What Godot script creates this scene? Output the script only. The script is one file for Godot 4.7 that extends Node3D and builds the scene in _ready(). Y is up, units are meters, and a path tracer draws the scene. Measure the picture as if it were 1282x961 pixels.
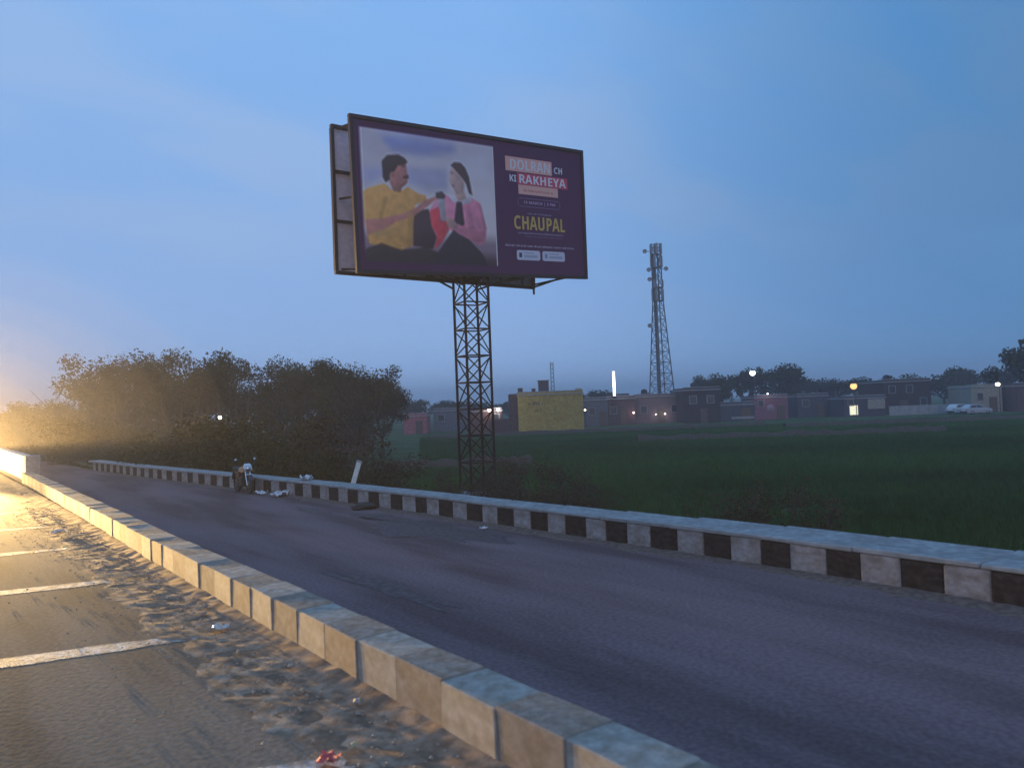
extends Node3D

# Dusk on a road embankment: a slip road between two painted kerb walls, a lattice billboard in the field behind, a village on the far side.
# Road coordinates: s runs along the roads, n across them (see at_road). Godot axes: x right, y up, -z away from the camera.

const ALONG := Vector2(-0.61, 0.79)
const ACROSS := Vector2(0.79, 0.61)
const FIELD_Y := -2.0

var rng := RandomNumberGenerator.new()
var used := {}
var m := {}

# ---------------------------------------------------------------- small helpers
func at_road(s: float, n: float, y := 0.0) -> Vector3:
	return Vector3(s * ALONG.x + n * ACROSS.x, y, -(s * ALONG.y + n * ACROSS.y))

func road_basis() -> Basis:   # x along +s, z towards -n ... a right-handed frame with y up
	var x := Vector3(ALONG.x, 0, -ALONG.y).normalized()
	return Basis(x, Vector3.UP, x.cross(Vector3.UP))

func far_n(s: float) -> float:   # the face of the far kerb wall
	var pts := [[-20.0, 8.15], [6.0, 8.14], [10.0, 7.98], [13.0, 7.84], [17.5, 7.55], [22.0, 7.1], [30.0, 6.25], [40.0, 5.5], [60.0, 4.9], [200.0, 4.6]]
	for i in pts.size() - 1:
		if s <= pts[i + 1][0]:
			var t: float = clampf((s - pts[i][0]) / (pts[i + 1][0] - pts[i][0]), 0.0, 1.0)
			return lerpf(pts[i][1], pts[i + 1][1], t)
	return 4.6

func numbered(called: String) -> String:
	if not used.has(called):
		used[called] = 0
		return called
	used[called] += 1
	return "%s_%03d" % [called, used[called]]

func tag(o: Node, label: String, category: String, group := "") -> Node:
	o.set_meta("label", label)
	o.set_meta("category", category)
	if group:
		o.set_meta("group", group)
	return o

func thing(called: String, label: String, category: String, where := Vector3.ZERO, turn := 0.0, group := "") -> Node3D:
	var o := Node3D.new()
	o.name = numbered(called)
	add_child(o)
	o.position = where
	o.rotation.y = turn
	tag(o, label, category, group)
	return o

func copy_of(src: Node3D, where: Vector3, turn: float, size: Vector3, label := "") -> Node3D:
	var o: Node3D = src.duplicate()
	o.name = numbered(String(src.name).rstrip("0123456789").rstrip("_"))
	add_child(o)
	o.position = where
	o.rotation.y = turn
	o.scale = size
	if label:
		o.set_meta("label", label)
	return o

func part(called: String, mesh: Mesh, mat: Material, parent: Node = self, xf := Transform3D.IDENTITY) -> MeshInstance3D:
	var o := MeshInstance3D.new()
	o.name = called if parent != self else numbered(called)
	o.mesh = mesh
	if mat:
		o.material_override = mat
	parent.add_child(o, true)
	o.transform = xf
	return o

func structure(called: String, mesh: Mesh, mat: Material) -> MeshInstance3D:
	var o := part(called, mesh, mat)
	o.set_meta("kind", "structure")
	return o

func st_new() -> SurfaceTool:
	var st := SurfaceTool.new()
	st.begin(Mesh.PRIMITIVE_TRIANGLES)
	st.set_smooth_group(-1)
	return st

func done(st: SurfaceTool) -> ArrayMesh:
	st.generate_normals()
	return st.commit()

func face(st: SurfaceTool, pts: Array, inside: Vector3) -> void:   # a flat polygon turned away from a point inside
	var nrm: Vector3 = (pts[1] - pts[0]).cross(pts[2] - pts[0])
	if nrm.dot(pts[0] - inside) > 0:   # counter-clockwise seen from outside: Godot wants clockwise
		pts = pts.duplicate()
		pts.reverse()
	for i in range(1, pts.size() - 1):
		st.add_vertex(pts[0]); st.add_vertex(pts[i]); st.add_vertex(pts[i + 1])

func chamfered(size: Vector3, c: float, jitter := 0.0, around := Vector3.ZERO) -> ArrayMesh:
	var st := st_new()
	add_chamfered(st, size, c, Transform3D(Basis.IDENTITY, around), jitter)
	return done(st)

func add_chamfered(st: SurfaceTool, size: Vector3, c: float, xf := Transform3D.IDENTITY, jitter := 0.0) -> void:
	var h := size / 2.0
	var p := {}
	for sx in [-1, 1]:
		for sy in [-1, 1]:
			for sz in [-1, 1]:
				var j := Vector3(rng.randf_range(-1, 1), rng.randf_range(-1, 1), rng.randf_range(-1, 1)) * jitter
				for ax in 3:
					var v := Vector3(sx * (h.x - c), sy * (h.y - c), sz * (h.z - c))
					v[ax] = [sx, sy, sz][ax] * h[ax]
					p[[sx, sy, sz, ax]] = xf * (v + j)
	var mid := xf.origin
	for ax in 3:
		var b := (ax + 1) % 3
		var d := (ax + 2) % 3
		for sg in [-1, 1]:
			var q := []
			for pair in [[-1, -1], [1, -1], [1, 1], [-1, 1]]:
				var k := [0, 0, 0, ax]
				k[ax] = sg; k[b] = pair[0]; k[d] = pair[1]
				q.append(p[k])
			face(st, q, mid)
		for s1 in [-1, 1]:   # the edge along axis d, between faces ax and b
			for s2 in [-1, 1]:
				var k1 := [0, 0, 0, ax]; k1[ax] = s1; k1[b] = s2; k1[d] = -1
				var k2 := k1.duplicate(); k2[d] = 1
				var k3 := k2.duplicate(); k3[3] = b
				var k4 := k1.duplicate(); k4[3] = b
				face(st, [p[k1], p[k2], p[k3], p[k4]], mid)
	for sx in [-1, 1]:
		for sy in [-1, 1]:
			for sz in [-1, 1]:
				face(st, [p[[sx, sy, sz, 0]], p[[sx, sy, sz, 1]], p[[sx, sy, sz, 2]]], mid)

func box(size: Vector3, center := Vector3.ZERO) -> ArrayMesh:
	var st := st_new()
	add_box(st, size, Transform3D(Basis.IDENTITY, center))
	return done(st)

func add_box(st: SurfaceTool, size: Vector3, xf: Transform3D) -> void:
	var h := size / 2.0
	for ax in 3:
		var b := (ax + 1) % 3
		var d := (ax + 2) % 3
		for sg in [-1, 1]:
			var q := []
			for pair in [[-1, -1], [1, -1], [1, 1], [-1, 1]]:
				var v := Vector3.ZERO
				v[ax] = sg * h[ax]; v[b] = pair[0] * h[b]; v[d] = pair[1] * h[d]
				q.append(xf * v)
			face(st, q, xf.origin)

func frame_from(dir: Vector3) -> Basis:   # y along dir
	var y := dir.normalized()
	var x := y.cross(Vector3.FORWARD if absf(y.z) < 0.9 else Vector3.RIGHT).normalized()
	return Basis(x, y, x.cross(y))

func add_tube(st: SurfaceTool, a: Vector3, b: Vector3, r0: float, r1: float, sides := 6, caps := true) -> void:
	var fr := frame_from(b - a)
	var mid := (a + b) / 2.0
	var ra := []
	var rb := []
	for i in sides:
		var t := TAU * i / sides
		var o := fr.x * cos(t) + fr.z * sin(t)
		ra.append(a + o * r0)
		rb.append(b + o * r1)
	for i in sides:
		var k := (i + 1) % sides
		face(st, [ra[i], ra[k], rb[k], rb[i]], mid)
	if caps:
		face(st, ra, mid)
		face(st, rb, mid)

func tube(a: Vector3, b: Vector3, r: float, sides := 6) -> ArrayMesh:
	var st := st_new()
	add_tube(st, a, b, r, r, sides)
	return done(st)

func bar(parent: Node, called: String, a: Vector3, b: Vector3, w: float, mat: Material) -> MeshInstance3D:   # an angle-iron bar of square section
	var st := st_new()
	var fr := frame_from(b - a)
	add_box(st, Vector3(w, a.distance_to(b), w), Transform3D(fr, (a + b) / 2.0))
	return part(called, done(st), mat, parent)

func lathe(profile: Array, sides := 14) -> ArrayMesh:   # [[radius, height], ...] round y
	var st := SurfaceTool.new()
	st.begin(Mesh.PRIMITIVE_TRIANGLES)
	st.set_smooth_group(0)
	for i in profile.size() - 1:
		for k in sides:
			var q := []
			for e in [[i, k], [i, k + 1], [i + 1, k + 1], [i + 1, k]]:
				var t: float = TAU * e[1] / sides
				q.append(Vector3(cos(t) * profile[e[0]][0], profile[e[0]][1], sin(t) * profile[e[0]][0]))
			for j in [0, 1, 2, 0, 2, 3]:
				st.add_vertex(q[j])
	st.index()
	return done(st)

# ---------------------------------------------------------------- materials
func lin(r: float, g: float, b: float, a := 1.0) -> Color:
	var c := Color(r, g, b).linear_to_srgb()
	c.a = a
	return c

func ntex(sd: int, freq: float, stops: Array, size := 512, octaves := 5, kind := FastNoiseLite.TYPE_SIMPLEX_SMOOTH) -> NoiseTexture2D:
	var f := FastNoiseLite.new()
	f.noise_type = kind
	f.seed = sd
	f.frequency = freq
	f.fractal_octaves = octaves
	f.fractal_gain = 0.55
	var t := NoiseTexture2D.new()
	t.width = size
	t.height = size
	t.seamless = true
	t.noise = f
	if stops:
		var g := Gradient.new()
		var off := PackedFloat32Array()
		var col := PackedColorArray()
		for e in stops:
			off.append(e[0]); col.append(e[1])
		g.offsets = off
		g.colors = col
		t.color_ramp = g
	return t

func ntex_normal(sd: int, freq: float, strength: float, size := 512) -> NoiseTexture2D:
	var t := ntex(sd, freq, [], size)
	t.as_normal_map = true
	t.bump_strength = strength
	return t

func plain(c: Color, rough := 0.85, metal := 0.0) -> StandardMaterial3D:
	var a := StandardMaterial3D.new()
	a.albedo_color = c
	a.roughness = rough
	a.metallic = metal
	return a

func grained(lo: Color, hi: Color, sd: int, scale: float, rough := 0.9, bump := 0.0, coarse := []) -> StandardMaterial3D:
	# fine mottling between two colours, in world space; coarse = [seed, scale, colour lo, colour hi] multiplies large patches over it
	var a := StandardMaterial3D.new()
	a.albedo_texture = ntex(sd, 0.02, [[0.25, lo], [0.5, lo.lerp(hi, 0.5)], [0.75, hi]])
	a.roughness = rough
	a.metallic_specular = 0.25
	a.uv1_triplanar = true
	a.uv1_world_triplanar = true
	a.uv1_scale = Vector3.ONE * scale
	if bump > 0.0:
		a.normal_enabled = true
		a.normal_texture = bump_tex
		a.normal_scale = bump
	if coarse:
		a.detail_enabled = true
		a.detail_blend_mode = BaseMaterial3D.BLEND_MODE_MUL
		a.detail_uv_layer = BaseMaterial3D.DETAIL_UV_2
		a.detail_albedo = ntex(coarse[0], 0.012, [[0.3, coarse[2]], [0.7, coarse[3]]], 512, 6)
		a.uv2_triplanar = true
		a.uv2_world_triplanar = true
		a.uv2_scale = Vector3.ONE * coarse[1]
	return a

func leafy(a_rough := 0.85) -> StandardMaterial3D:
	var a := StandardMaterial3D.new()
	a.vertex_color_use_as_albedo = true
	a.roughness = a_rough
	a.metallic_specular = 0.15
	a.backlight_enabled = true
	a.backlight = Color(0.3, 0.35, 0.2)
	a.cull_mode = BaseMaterial3D.CULL_DISABLED
	return a

func glow(c: Color, energy: float) -> StandardMaterial3D:
	var a := plain(c, 0.4)
	a.emission_enabled = true
	a.emission = c
	a.emission_energy_multiplier = energy
	return a

var bump_tex: Texture2D

func make_materials() -> void:
	bump_tex = ntex_normal(5, 0.06, 6.0)
	# roads: aggregate grain in metres, streaks along the traffic through the second UV set
	for r in [["near_road", lin(0.205, 0.152, 0.112), lin(0.29, 0.222, 0.168), 11], ["slip_road", lin(0.152, 0.105, 0.112), lin(0.22, 0.155, 0.165), 21]]:
		var a := StandardMaterial3D.new()
		a.albedo_texture = ntex(r[3], 0.035, [[0.2, r[1]], [0.8, r[2]]], 1024, 6)
		a.roughness = 0.95
		a.metallic_specular = 0.15
		a.uv1_scale = Vector3(0.45, 0.45, 1)
		a.normal_enabled = true
		a.normal_texture = bump_tex
		a.normal_scale = 0.03
		a.detail_enabled = true
		a.detail_blend_mode = BaseMaterial3D.BLEND_MODE_MUL
		a.detail_uv_layer = BaseMaterial3D.DETAIL_UV_2
		a.detail_albedo = ntex(r[3] + 3, 0.01, [[0.25, lin(0.6, 0.585, 0.575)], [0.5, lin(0.86, 0.85, 0.845)], [0.75, lin(1.0, 1.0, 1.0)]], 512, 5)
		m[r[0]] = a
	m.dust = grained(lin(0.24, 0.17, 0.122), lin(0.37, 0.28, 0.21), 31, 0.8, 0.95, 0.06, [32, 0.35, lin(0.68, 0.63, 0.6), lin(1, 1, 1)])
	m.concrete = grained(lin(0.26, 0.26, 0.26), lin(0.38, 0.375, 0.365), 41, 0.6, 0.88, 0.15, [42, 0.22, lin(0.8, 0.79, 0.78), lin(1, 1, 1)])
	m.kerb_white = grained(lin(0.28, 0.25, 0.24), lin(0.39, 0.36, 0.345), 43, 1.1, 0.85, 0.2, [44, 0.7, lin(0.66, 0.6, 0.55), lin(1, 1, 1)])
	m.kerb_black = grained(lin(0.025, 0.02, 0.021), lin(0.06, 0.048, 0.047), 45, 1.1, 0.8, 0.2, [46, 0.9, lin(0.7, 0.65, 0.6), lin(1, 1, 1)])
	m.median_pale = grained(lin(0.3, 0.275, 0.245), lin(0.4, 0.37, 0.33), 47, 1.0, 0.88, 0.1, [48, 0.8, lin(0.82, 0.78, 0.73), lin(1, 1, 1)])
	m.median_dark = grained(lin(0.22, 0.19, 0.165), lin(0.31, 0.27, 0.235), 49, 1.0, 0.88, 0.1, [50, 0.8, lin(0.8, 0.75, 0.69), lin(1, 1, 1)])
	m.limewash = grained(lin(0.6, 0.58, 0.52), lin(0.74, 0.72, 0.66), 51, 0.5, 0.85, 0.3)
	m.paint = grained(lin(0.34, 0.33, 0.31), lin(0.6, 0.59, 0.56), 53, 1.3, 0.8, 0.4, [54, 0.6, lin(0.55, 0.52, 0.5), lin(1, 1, 1)])
	m.field = grained(lin(0.035, 0.065, 0.022), lin(0.07, 0.13, 0.042), 61, 0.12, 1.0, 0.6, [62, 0.018, lin(0.7, 0.66, 0.6), lin(1, 1, 1)])
	m.verge = grained(lin(0.07, 0.06, 0.04), lin(0.13, 0.11, 0.07), 63, 0.3, 1.0, 0.6)
	m.soil = grained(lin(0.06, 0.045, 0.035), lin(0.11, 0.085, 0.065), 65, 0.4, 1.0, 0.6)
	m.stain = grained(lin(0.07, 0.052, 0.054), lin(0.12, 0.09, 0.093), 68, 0.7, 0.7)
	m.soil_dust = grained(lin(0.11, 0.08, 0.07), lin(0.19, 0.145, 0.125), 70, 0.9, 0.95)
	m.leaf = leafy()
	m.bark = grained(lin(0.05, 0.04, 0.035), lin(0.1, 0.08, 0.065), 67, 1.0, 0.95, 0.6)
	m.iron = grained(lin(0.014, 0.009, 0.011), lin(0.034, 0.02, 0.02), 69, 1.5, 0.6)
	m.iron.metallic = 0.3
	m.board_frame = plain(lin(0.02, 0.011, 0.02), 0.6)
	m.back_sheet = grained(lin(0.5, 0.46, 0.54), lin(0.62, 0.58, 0.65), 71, 0.4, 0.7)
	m.galvanised = plain(lin(0.07, 0.07, 0.085), 0.5, 0.5)
	m.antenna = plain(lin(0.17, 0.17, 0.19), 0.6)
	m.red_lamp_steel = plain(lin(0.1, 0.05, 0.05), 0.6, 0.4)
	m.rubber = plain(lin(0.015, 0.015, 0.016), 0.8)
	m.chrome = plain(lin(0.6, 0.6, 0.62), 0.2, 1.0)
	m.dark_metal = plain(lin(0.03, 0.03, 0.032), 0.5, 0.6)
	m.glass_dark = plain(lin(0.02, 0.022, 0.028), 0.08)
	m.window_dark = plain(lin(0.025, 0.025, 0.03), 0.25)
	m.wood = plain(lin(0.1, 0.06, 0.04), 0.7)
	m.bag = plain(lin(0.55, 0.55, 0.57), 0.4)
	m.red_plastic = plain(lin(0.5, 0.1, 0.1), 0.85)

# ---------------------------------------------------------------- sky
func make_sky() -> PanoramaSkyMaterial:
	var w := 1024
	var h := 512
	var im := Image.create_empty(w, h, false, Image.FORMAT_RGBF)
	var f := FastNoiseLite.new()
	f.seed = 8
	f.frequency = 1.0
	f.fractal_octaves = 4
	for y in h:
		var el := (0.5 - (y + 0.5) / h) * PI
		for x in w:
			var az := (x + 0.5) / w * TAU      # 0 straight ahead (-z), growing to the right
			var d := Vector3(sin(az) * cos(el), sin(el), -cos(az) * cos(el))
			var t := pow(clampf(sin(maxf(el, 0.0)) / 0.6, 0.0, 1.0), 0.8)
			# the afterglow lies behind and to the left; the earth's own shadow dims the opposite side
			var west := smoothstep(0.02, 0.27, 0.5 + 0.5 * cos(az + deg_to_rad(120.0)))
			var low := Color(0.06, 0.2, 0.44).lerp(Color(0.25, 0.415, 0.75), west)
			var high := Color(0.062, 0.262, 0.59).lerp(Color(0.215, 0.478, 0.93), west)
			low *= Color(1, 1, 1) + Color(0.85, 0.72, 0.55) * exp(-maxf(el, 0.0) / 0.11)   # the pale band along the horizon
			var c := low.lerp(high, t)
			# thin high cloud: broad soft streaks
			var up := maxf(d.y, 0.0) + 0.35
			var q := Vector2(d.x / up, d.z / up).rotated(0.55)
			var cl := f.get_noise_2d(q.x * 0.9 + 3.0, q.y * 2.1) * 0.5 + 0.5
			cl = smoothstep(0.4, 0.7, cl) * smoothstep(0.02, 0.3, d.y)
			c = c.lerp(c * 0.88 + Color(0.085, 0.082, 0.07) * (0.45 + 0.55 * west), cl)
			c.a = 1.0
			im.set_pixel(x, y, c)
	var mat := PanoramaSkyMaterial.new()
	mat.panorama = ImageTexture.create_from_image(im)
	return mat

# ---------------------------------------------------------------- vegetation
func add_leaf(st: SurfaceTool, c: Vector3, size: float, col: Color) -> void:
	var n := Vector3(rng.randfn(), rng.randfn(), rng.randfn()).normalized()
	var fr := frame_from(n)
	var a := rng.randf() * TAU
	var u := (fr.x * cos(a) + fr.z * sin(a)) * size
	var v := (fr.z * cos(a) - fr.x * sin(a)) * size * rng.randf_range(0.35, 0.6)
	st.set_color(col)
	var p := [c - u, c + v, c + u, c - v]
	for i in [0, 1, 2, 0, 2, 3]:
		st.add_vertex(p[i])

func crown_mesh(clumps: Array, per: int, leaf: float, lo: Color, hi: Color) -> ArrayMesh:
	var st := st_new()
	for cl in clumps:
		var tone: Color = lo.lerp(hi, rng.randf())
		var count := int(per * cl[1] * cl[1])
		for i in count:
			var d := Vector3(rng.randfn(), rng.randfn() * 0.75, rng.randfn()).normalized() * pow(rng.randf(), 0.45)
			var jit := rng.randf_range(0.8, 1.25)
			add_leaf(st, cl[0] + d * cl[1], leaf * rng.randf_range(0.6, 1.3), Color(tone.r * jit, tone.g * jit, tone.b * jit))
	return done(st)

func make_tree(called: String, label: String, group: String, sd: int, height: float, spread: float, per: int, leaf: float, lo: Color, hi: Color, sparse := false) -> Node3D:
	rng.seed = sd
	var t := thing(called, label, "tree", Vector3.ZERO, 0.0, group)
	var st := st_new()
	var clumps := []
	var fork := height * rng.randf_range(0.22, 0.32)
	add_tube(st, Vector3(0, -0.3, 0), Vector3(0.1, fork, 0.05), 0.035 * height, 0.024 * height, 8)
	var limbs := 7
	for i in limbs:
		var a := TAU * i / limbs + rng.randf_range(-0.3, 0.3)
		var reach := spread * rng.randf_range(0.45, 0.8)
		var top := height * rng.randf_range(0.6, 0.88)
		if i == 0:
			reach *= 0.2
			top = height * 0.9
		var tip := Vector3(cos(a) * reach, top, sin(a) * reach)
		var knee := Vector3(0.1, fork, 0.05).lerp(tip, 0.5) + Vector3(cos(a), -0.4, sin(a)) * 0.08 * height
		add_tube(st, Vector3(0.1, fork * 0.95, 0.05), knee, 0.018 * height, 0.012 * height, 6)
		add_tube(st, knee, tip, 0.012 * height, 0.004 * height, 5)
		clumps.append([tip, height * rng.randf_range(0.14, 0.2)])
		for k in 5:
			var e := knee.lerp(tip, rng.randf_range(0.2, 1.0)) + Vector3(rng.randfn(), rng.randfn() * 0.7, rng.randfn()) * height * 0.13
			e.y = minf(e.y, height * 0.95)
			add_tube(st, knee.lerp(tip, 0.4), e, 0.005 * height, 0.002 * height, 4, false)
			clumps.append([e, height * rng.randf_range(0.08, 0.15)])
	part("trunk", done(st), m.bark, t)
	if sparse:
		clumps = clumps.slice(0, int(clumps.size() * 0.6))
	part("crown", crown_mesh(clumps, per, leaf, lo, hi), m.leaf, t)
	return t

func make_shrub(called: String, label: String, group: String, sd: int, height: float, per: int, leaf: float, lo: Color, hi: Color) -> Node3D:
	rng.seed = sd
	var t := thing(called, label, "shrub", Vector3.ZERO, 0.0, group)
	var st := st_new()
	var clumps := []
	for i in 16:
		var a := rng.randf() * TAU
		var r := rng.randf_range(0.1, 0.62) * height
		var tip := Vector3(cos(a) * r, height * rng.randf_range(0.35, 0.9), sin(a) * r)
		add_tube(st, Vector3(cos(a), 0, sin(a)) * r * 0.3, tip, 0.012 * height, 0.004 * height, 4, false)
		clumps.append([tip, height * rng.randf_range(0.14, 0.25)])
		clumps.append([tip * Vector3(1.0, 0.5, 1.0), height * rng.randf_range(0.14, 0.25)])
	part("stem", done(st), m.bark, t)
	part("foliage", crown_mesh(clumps, per, leaf, lo, hi), m.leaf, t)
	return t

# ---------------------------------------------------------------- roads and walls
func strip(n0: Callable, n1: Callable, s0: float, s1: float, y: float, step: float) -> ArrayMesh:
	var st := SurfaceTool.new()
	st.begin(Mesh.PRIMITIVE_TRIANGLES)
	st.set_smooth_group(0)
	var cols := 6
	var rows := int(ceil((s1 - s0) / step))
	for i in rows + 1:
		var s := lerpf(s0, s1, float(i) / rows)
		for k in cols + 1:
			var n: float = lerpf(n0.call(s), n1.call(s), float(k) / cols)
			st.set_uv(Vector2(s, n))
			st.set_uv2(Vector2(s * 0.022, n * 0.13))
			st.set_normal(Vector3.UP)
			st.set_tangent(Plane(1, 0, 0, 1))
			st.add_vertex(at_road(s, n, y))
	for i in rows:
		for k in cols:
			var a := i * (cols + 1) + k
			for j in [a, a + cols + 1, a + 1, a + 1, a + cols + 1, a + cols + 2]:
				st.add_index(j)
	return st.commit()

func build_ground() -> void:
	# one sheet: embankment top under the roads, slope down, then the flat field out to the horizon
	var ns := [-1500.0, -300.0, -60.0, -16.0, -11.0, -9.0, 0.0, 4.0, 0.0, 0.0, 0.0, 40.0, 90.0, 160.0, 400.0, 1500.0]
	var ys := [-2.0, -2.0, -2.0, -2.0, -0.3, -0.05, -0.05, -0.05, -0.05, -0.25, -2.0, -2.0, -2.0, -2.0, -2.0, -2.0]
	var ss := [-1500.0, -400.0, -120.0, -60.0]
	for i in 42:
		ss.append(-40.0 + i * 4.0)
	ss.append_array([150.0, 220.0, 400.0, 1500.0])
	var st := SurfaceTool.new()
	st.begin(Mesh.PRIMITIVE_TRIANGLES)
	st.set_smooth_group(0)
	for s in ss:
		for k in ns.size():
			var n: float = ns[k]
			if k >= 8 and k <= 10:
				n = far_n(s) + [0.4, 1.4, 5.5][k - 8]
			st.add_vertex(at_road(s, n, ys[k]))
	for i in ss.size() - 1:
		for k in ns.size() - 1:
			var a := i * ns.size() + k
			for j in [a, a + ns.size(), a + 1, a + 1, a + ns.size(), a + ns.size() + 1]:
				st.add_index(j)
	st.generate_normals()
	structure("ground", st.commit(), m.field)
	# the rough verge on the slope behind the far wall
	var vs := SurfaceTool.new()
	vs.begin(Mesh.PRIMITIVE_TRIANGLES)
	vs.set_smooth_group(0)
	var f := FastNoiseLite.new()
	f.seed = 12
	f.frequency = 0.35
	var rows := 170
	for i in rows + 1:
		var s := -20.0 + i * 0.8
		for k in 15:
			var t := k / 14.0
			var n := far_n(s) + 0.45 + t * 7.5
			var y := lerpf(-0.03, -1.96, smoothstep(0.05, 0.75, t)) + 0.16 * f.get_noise_2d(s, n) + 0.1
			if k == 14:
				y = -2.1
			vs.add_vertex(at_road(s, n, y))
	for i in rows:
		for k in 14:
			var a := i * 15 + k
			for j in [a, a + 15, a + 1, a + 1, a + 15, a + 16]:
				vs.add_index(j)
	vs.generate_normals()
	structure("verge", vs.commit(), m.verge)

func build_roads() -> void:
	var near := structure("near_road", strip(func(_s): return -8.5, func(_s): return 2.75, -25.0, 160.0, 0.0, 2.0), m.near_road)
	var slip := structure("slip_road", strip(func(_s): return 2.85, func(s): return far_n(s) + 0.15, -25.0, 160.0, 0.0, 2.0), m.slip_road)
	# worn white bars across the near road
	rng.seed = 40
	for i in 10:
		var s0 := 4.45 + i * 3.42
		var st := st_new()
		var cells := 60
		var up := []
		var dn := []
		for k in cells + 1:
			var n := lerpf(-6.8, 1.98 + rng.randf_range(-0.12, 0.12), k / float(cells))
			var s := s0 + (1.98 - n) * 0.27 - 0.05
			var w := 0.15 + rng.randf_range(-0.012, 0.012)
			if k > cells - 3:
				w *= 0.75
			up.append(at_road(s + w, n, 0.0016))
			dn.append(at_road(s - w + rng.randf_range(-0.012, 0.012), n, 0.0016))
		for k in cells:
			face(st, [dn[k], dn[k + 1], up[k + 1], up[k]], at_road(s0, 0, -5))
		part("painted_bar", done(st), m.paint, near)
	# dark damp stains on the slip road asphalt
	var sf := FastNoiseLite.new()
	sf.seed = 30
	sf.frequency = 0.8
	for e in [[11.4, 6.9, 2.0, 0.55], [13.4, 7.1, 0.8, 0.3], [8.2, 4.3, 1.5, 0.16], [15.6, 6.6, 0.7, 0.2]]:
		var st := st_new()
		var rim := []
		for k in 48:
			var a := TAU * k / 48.0
			var r := 1.0 + 0.9 * sf.get_noise_2d(cos(a) * 1.6 + e[0], sin(a) * 1.6) + 0.25 * sf.get_noise_2d(cos(a) * 9.0, sin(a) * 9.0 + e[0])
			rim.append(at_road(e[0] + cos(a) * r * e[2], e[1] + sin(a) * r * e[3], 0.004))
		for k in 48:
			face(st, [at_road(e[0], e[1], 0.004), rim[k], rim[(k + 1) % 48]], at_road(e[0], e[1], -1.0))
		part("damp_stain", done(st), m.stain, slip)
	# blown dust and grit along the foot of the median
	var f := FastNoiseLite.new()
	f.seed = 77
	f.frequency = 0.9
	f.fractal_octaves = 4
	var g := FastNoiseLite.new()
	g.seed = 78
	g.frequency = 0.5
	var ds := SurfaceTool.new()
	ds.begin(Mesh.PRIMITIVE_TRIANGLES)
	ds.set_smooth_group(0)
	var rows := 620
	var cols := 26
	for i in rows + 1:
		var s := -2.0 + i * 0.055
		var edge := 1.62 + 0.4 * g.get_noise_1d(s * 1.3)
		for k in cols + 1:
			var t := k / float(cols)
			var n := lerpf(edge, 2.72, t)
			var ridge := absf(f.get_noise_2d(s * 1.7 + n * 1.1, n * 2.6 - s * 0.5))
			var y := -0.012 + 0.024 * (0.42 - ridge) * (0.25 + 0.75 * smoothstep(-0.15, 0.3, g.get_noise_2d(s * 1.1, n * 3.0))) * smoothstep(0.0, 0.5, t) + 0.05 * smoothstep(0.72, 1.0, t) + 0.006 * f.get_noise_2d(s * 5.0, n * 5.0) * smoothstep(0.1, 0.5, t) + 0.012 * smoothstep(0.0, 0.25, t)
			ds.add_vertex(at_road(s, n, y))
	for i in rows:
		for k in cols:
			var a := i * (cols + 1) + k
			for j in [a, a + cols + 1, a + 1, a + 1, a + cols + 1, a + cols + 2]:
				ds.add_index(j)
	ds.generate_normals()
	structure("gutter_dust", ds.commit(), m.dust)
	# and a thin drift of it along the foot of the far kerb wall
	var ks := SurfaceTool.new()
	ks.begin(Mesh.PRIMITIVE_TRIANGLES)
	ks.set_smooth_group(0)
	var long := 420
	for i in long + 1:
		var s := -3.0 + i * 0.09
		var wide := 0.3 + 0.25 * g.get_noise_1d(s * 2.1 + 40.0) + 0.1 * g.get_noise_1d(s * 9.0)
		for k in 7:
			var t := k / 6.0
			ks.add_vertex(at_road(s, far_n(s) + 0.03 - wide * (1.0 - t), -0.006 + 0.03 * t * t + 0.012 * smoothstep(0.0, 0.4, t) * (1.0 + f.get_noise_2d(s * 4.0, t * 3.0))))
	for i in long:
		for k in 6:
			var a := i * 7 + k
			for j in [a, a + 7, a + 1, a + 1, a + 7, a + 8]:
				ks.add_index(j)
	ks.generate_normals()
	structure("kerb_dust", ks.commit(), m.soil_dust)

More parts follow.
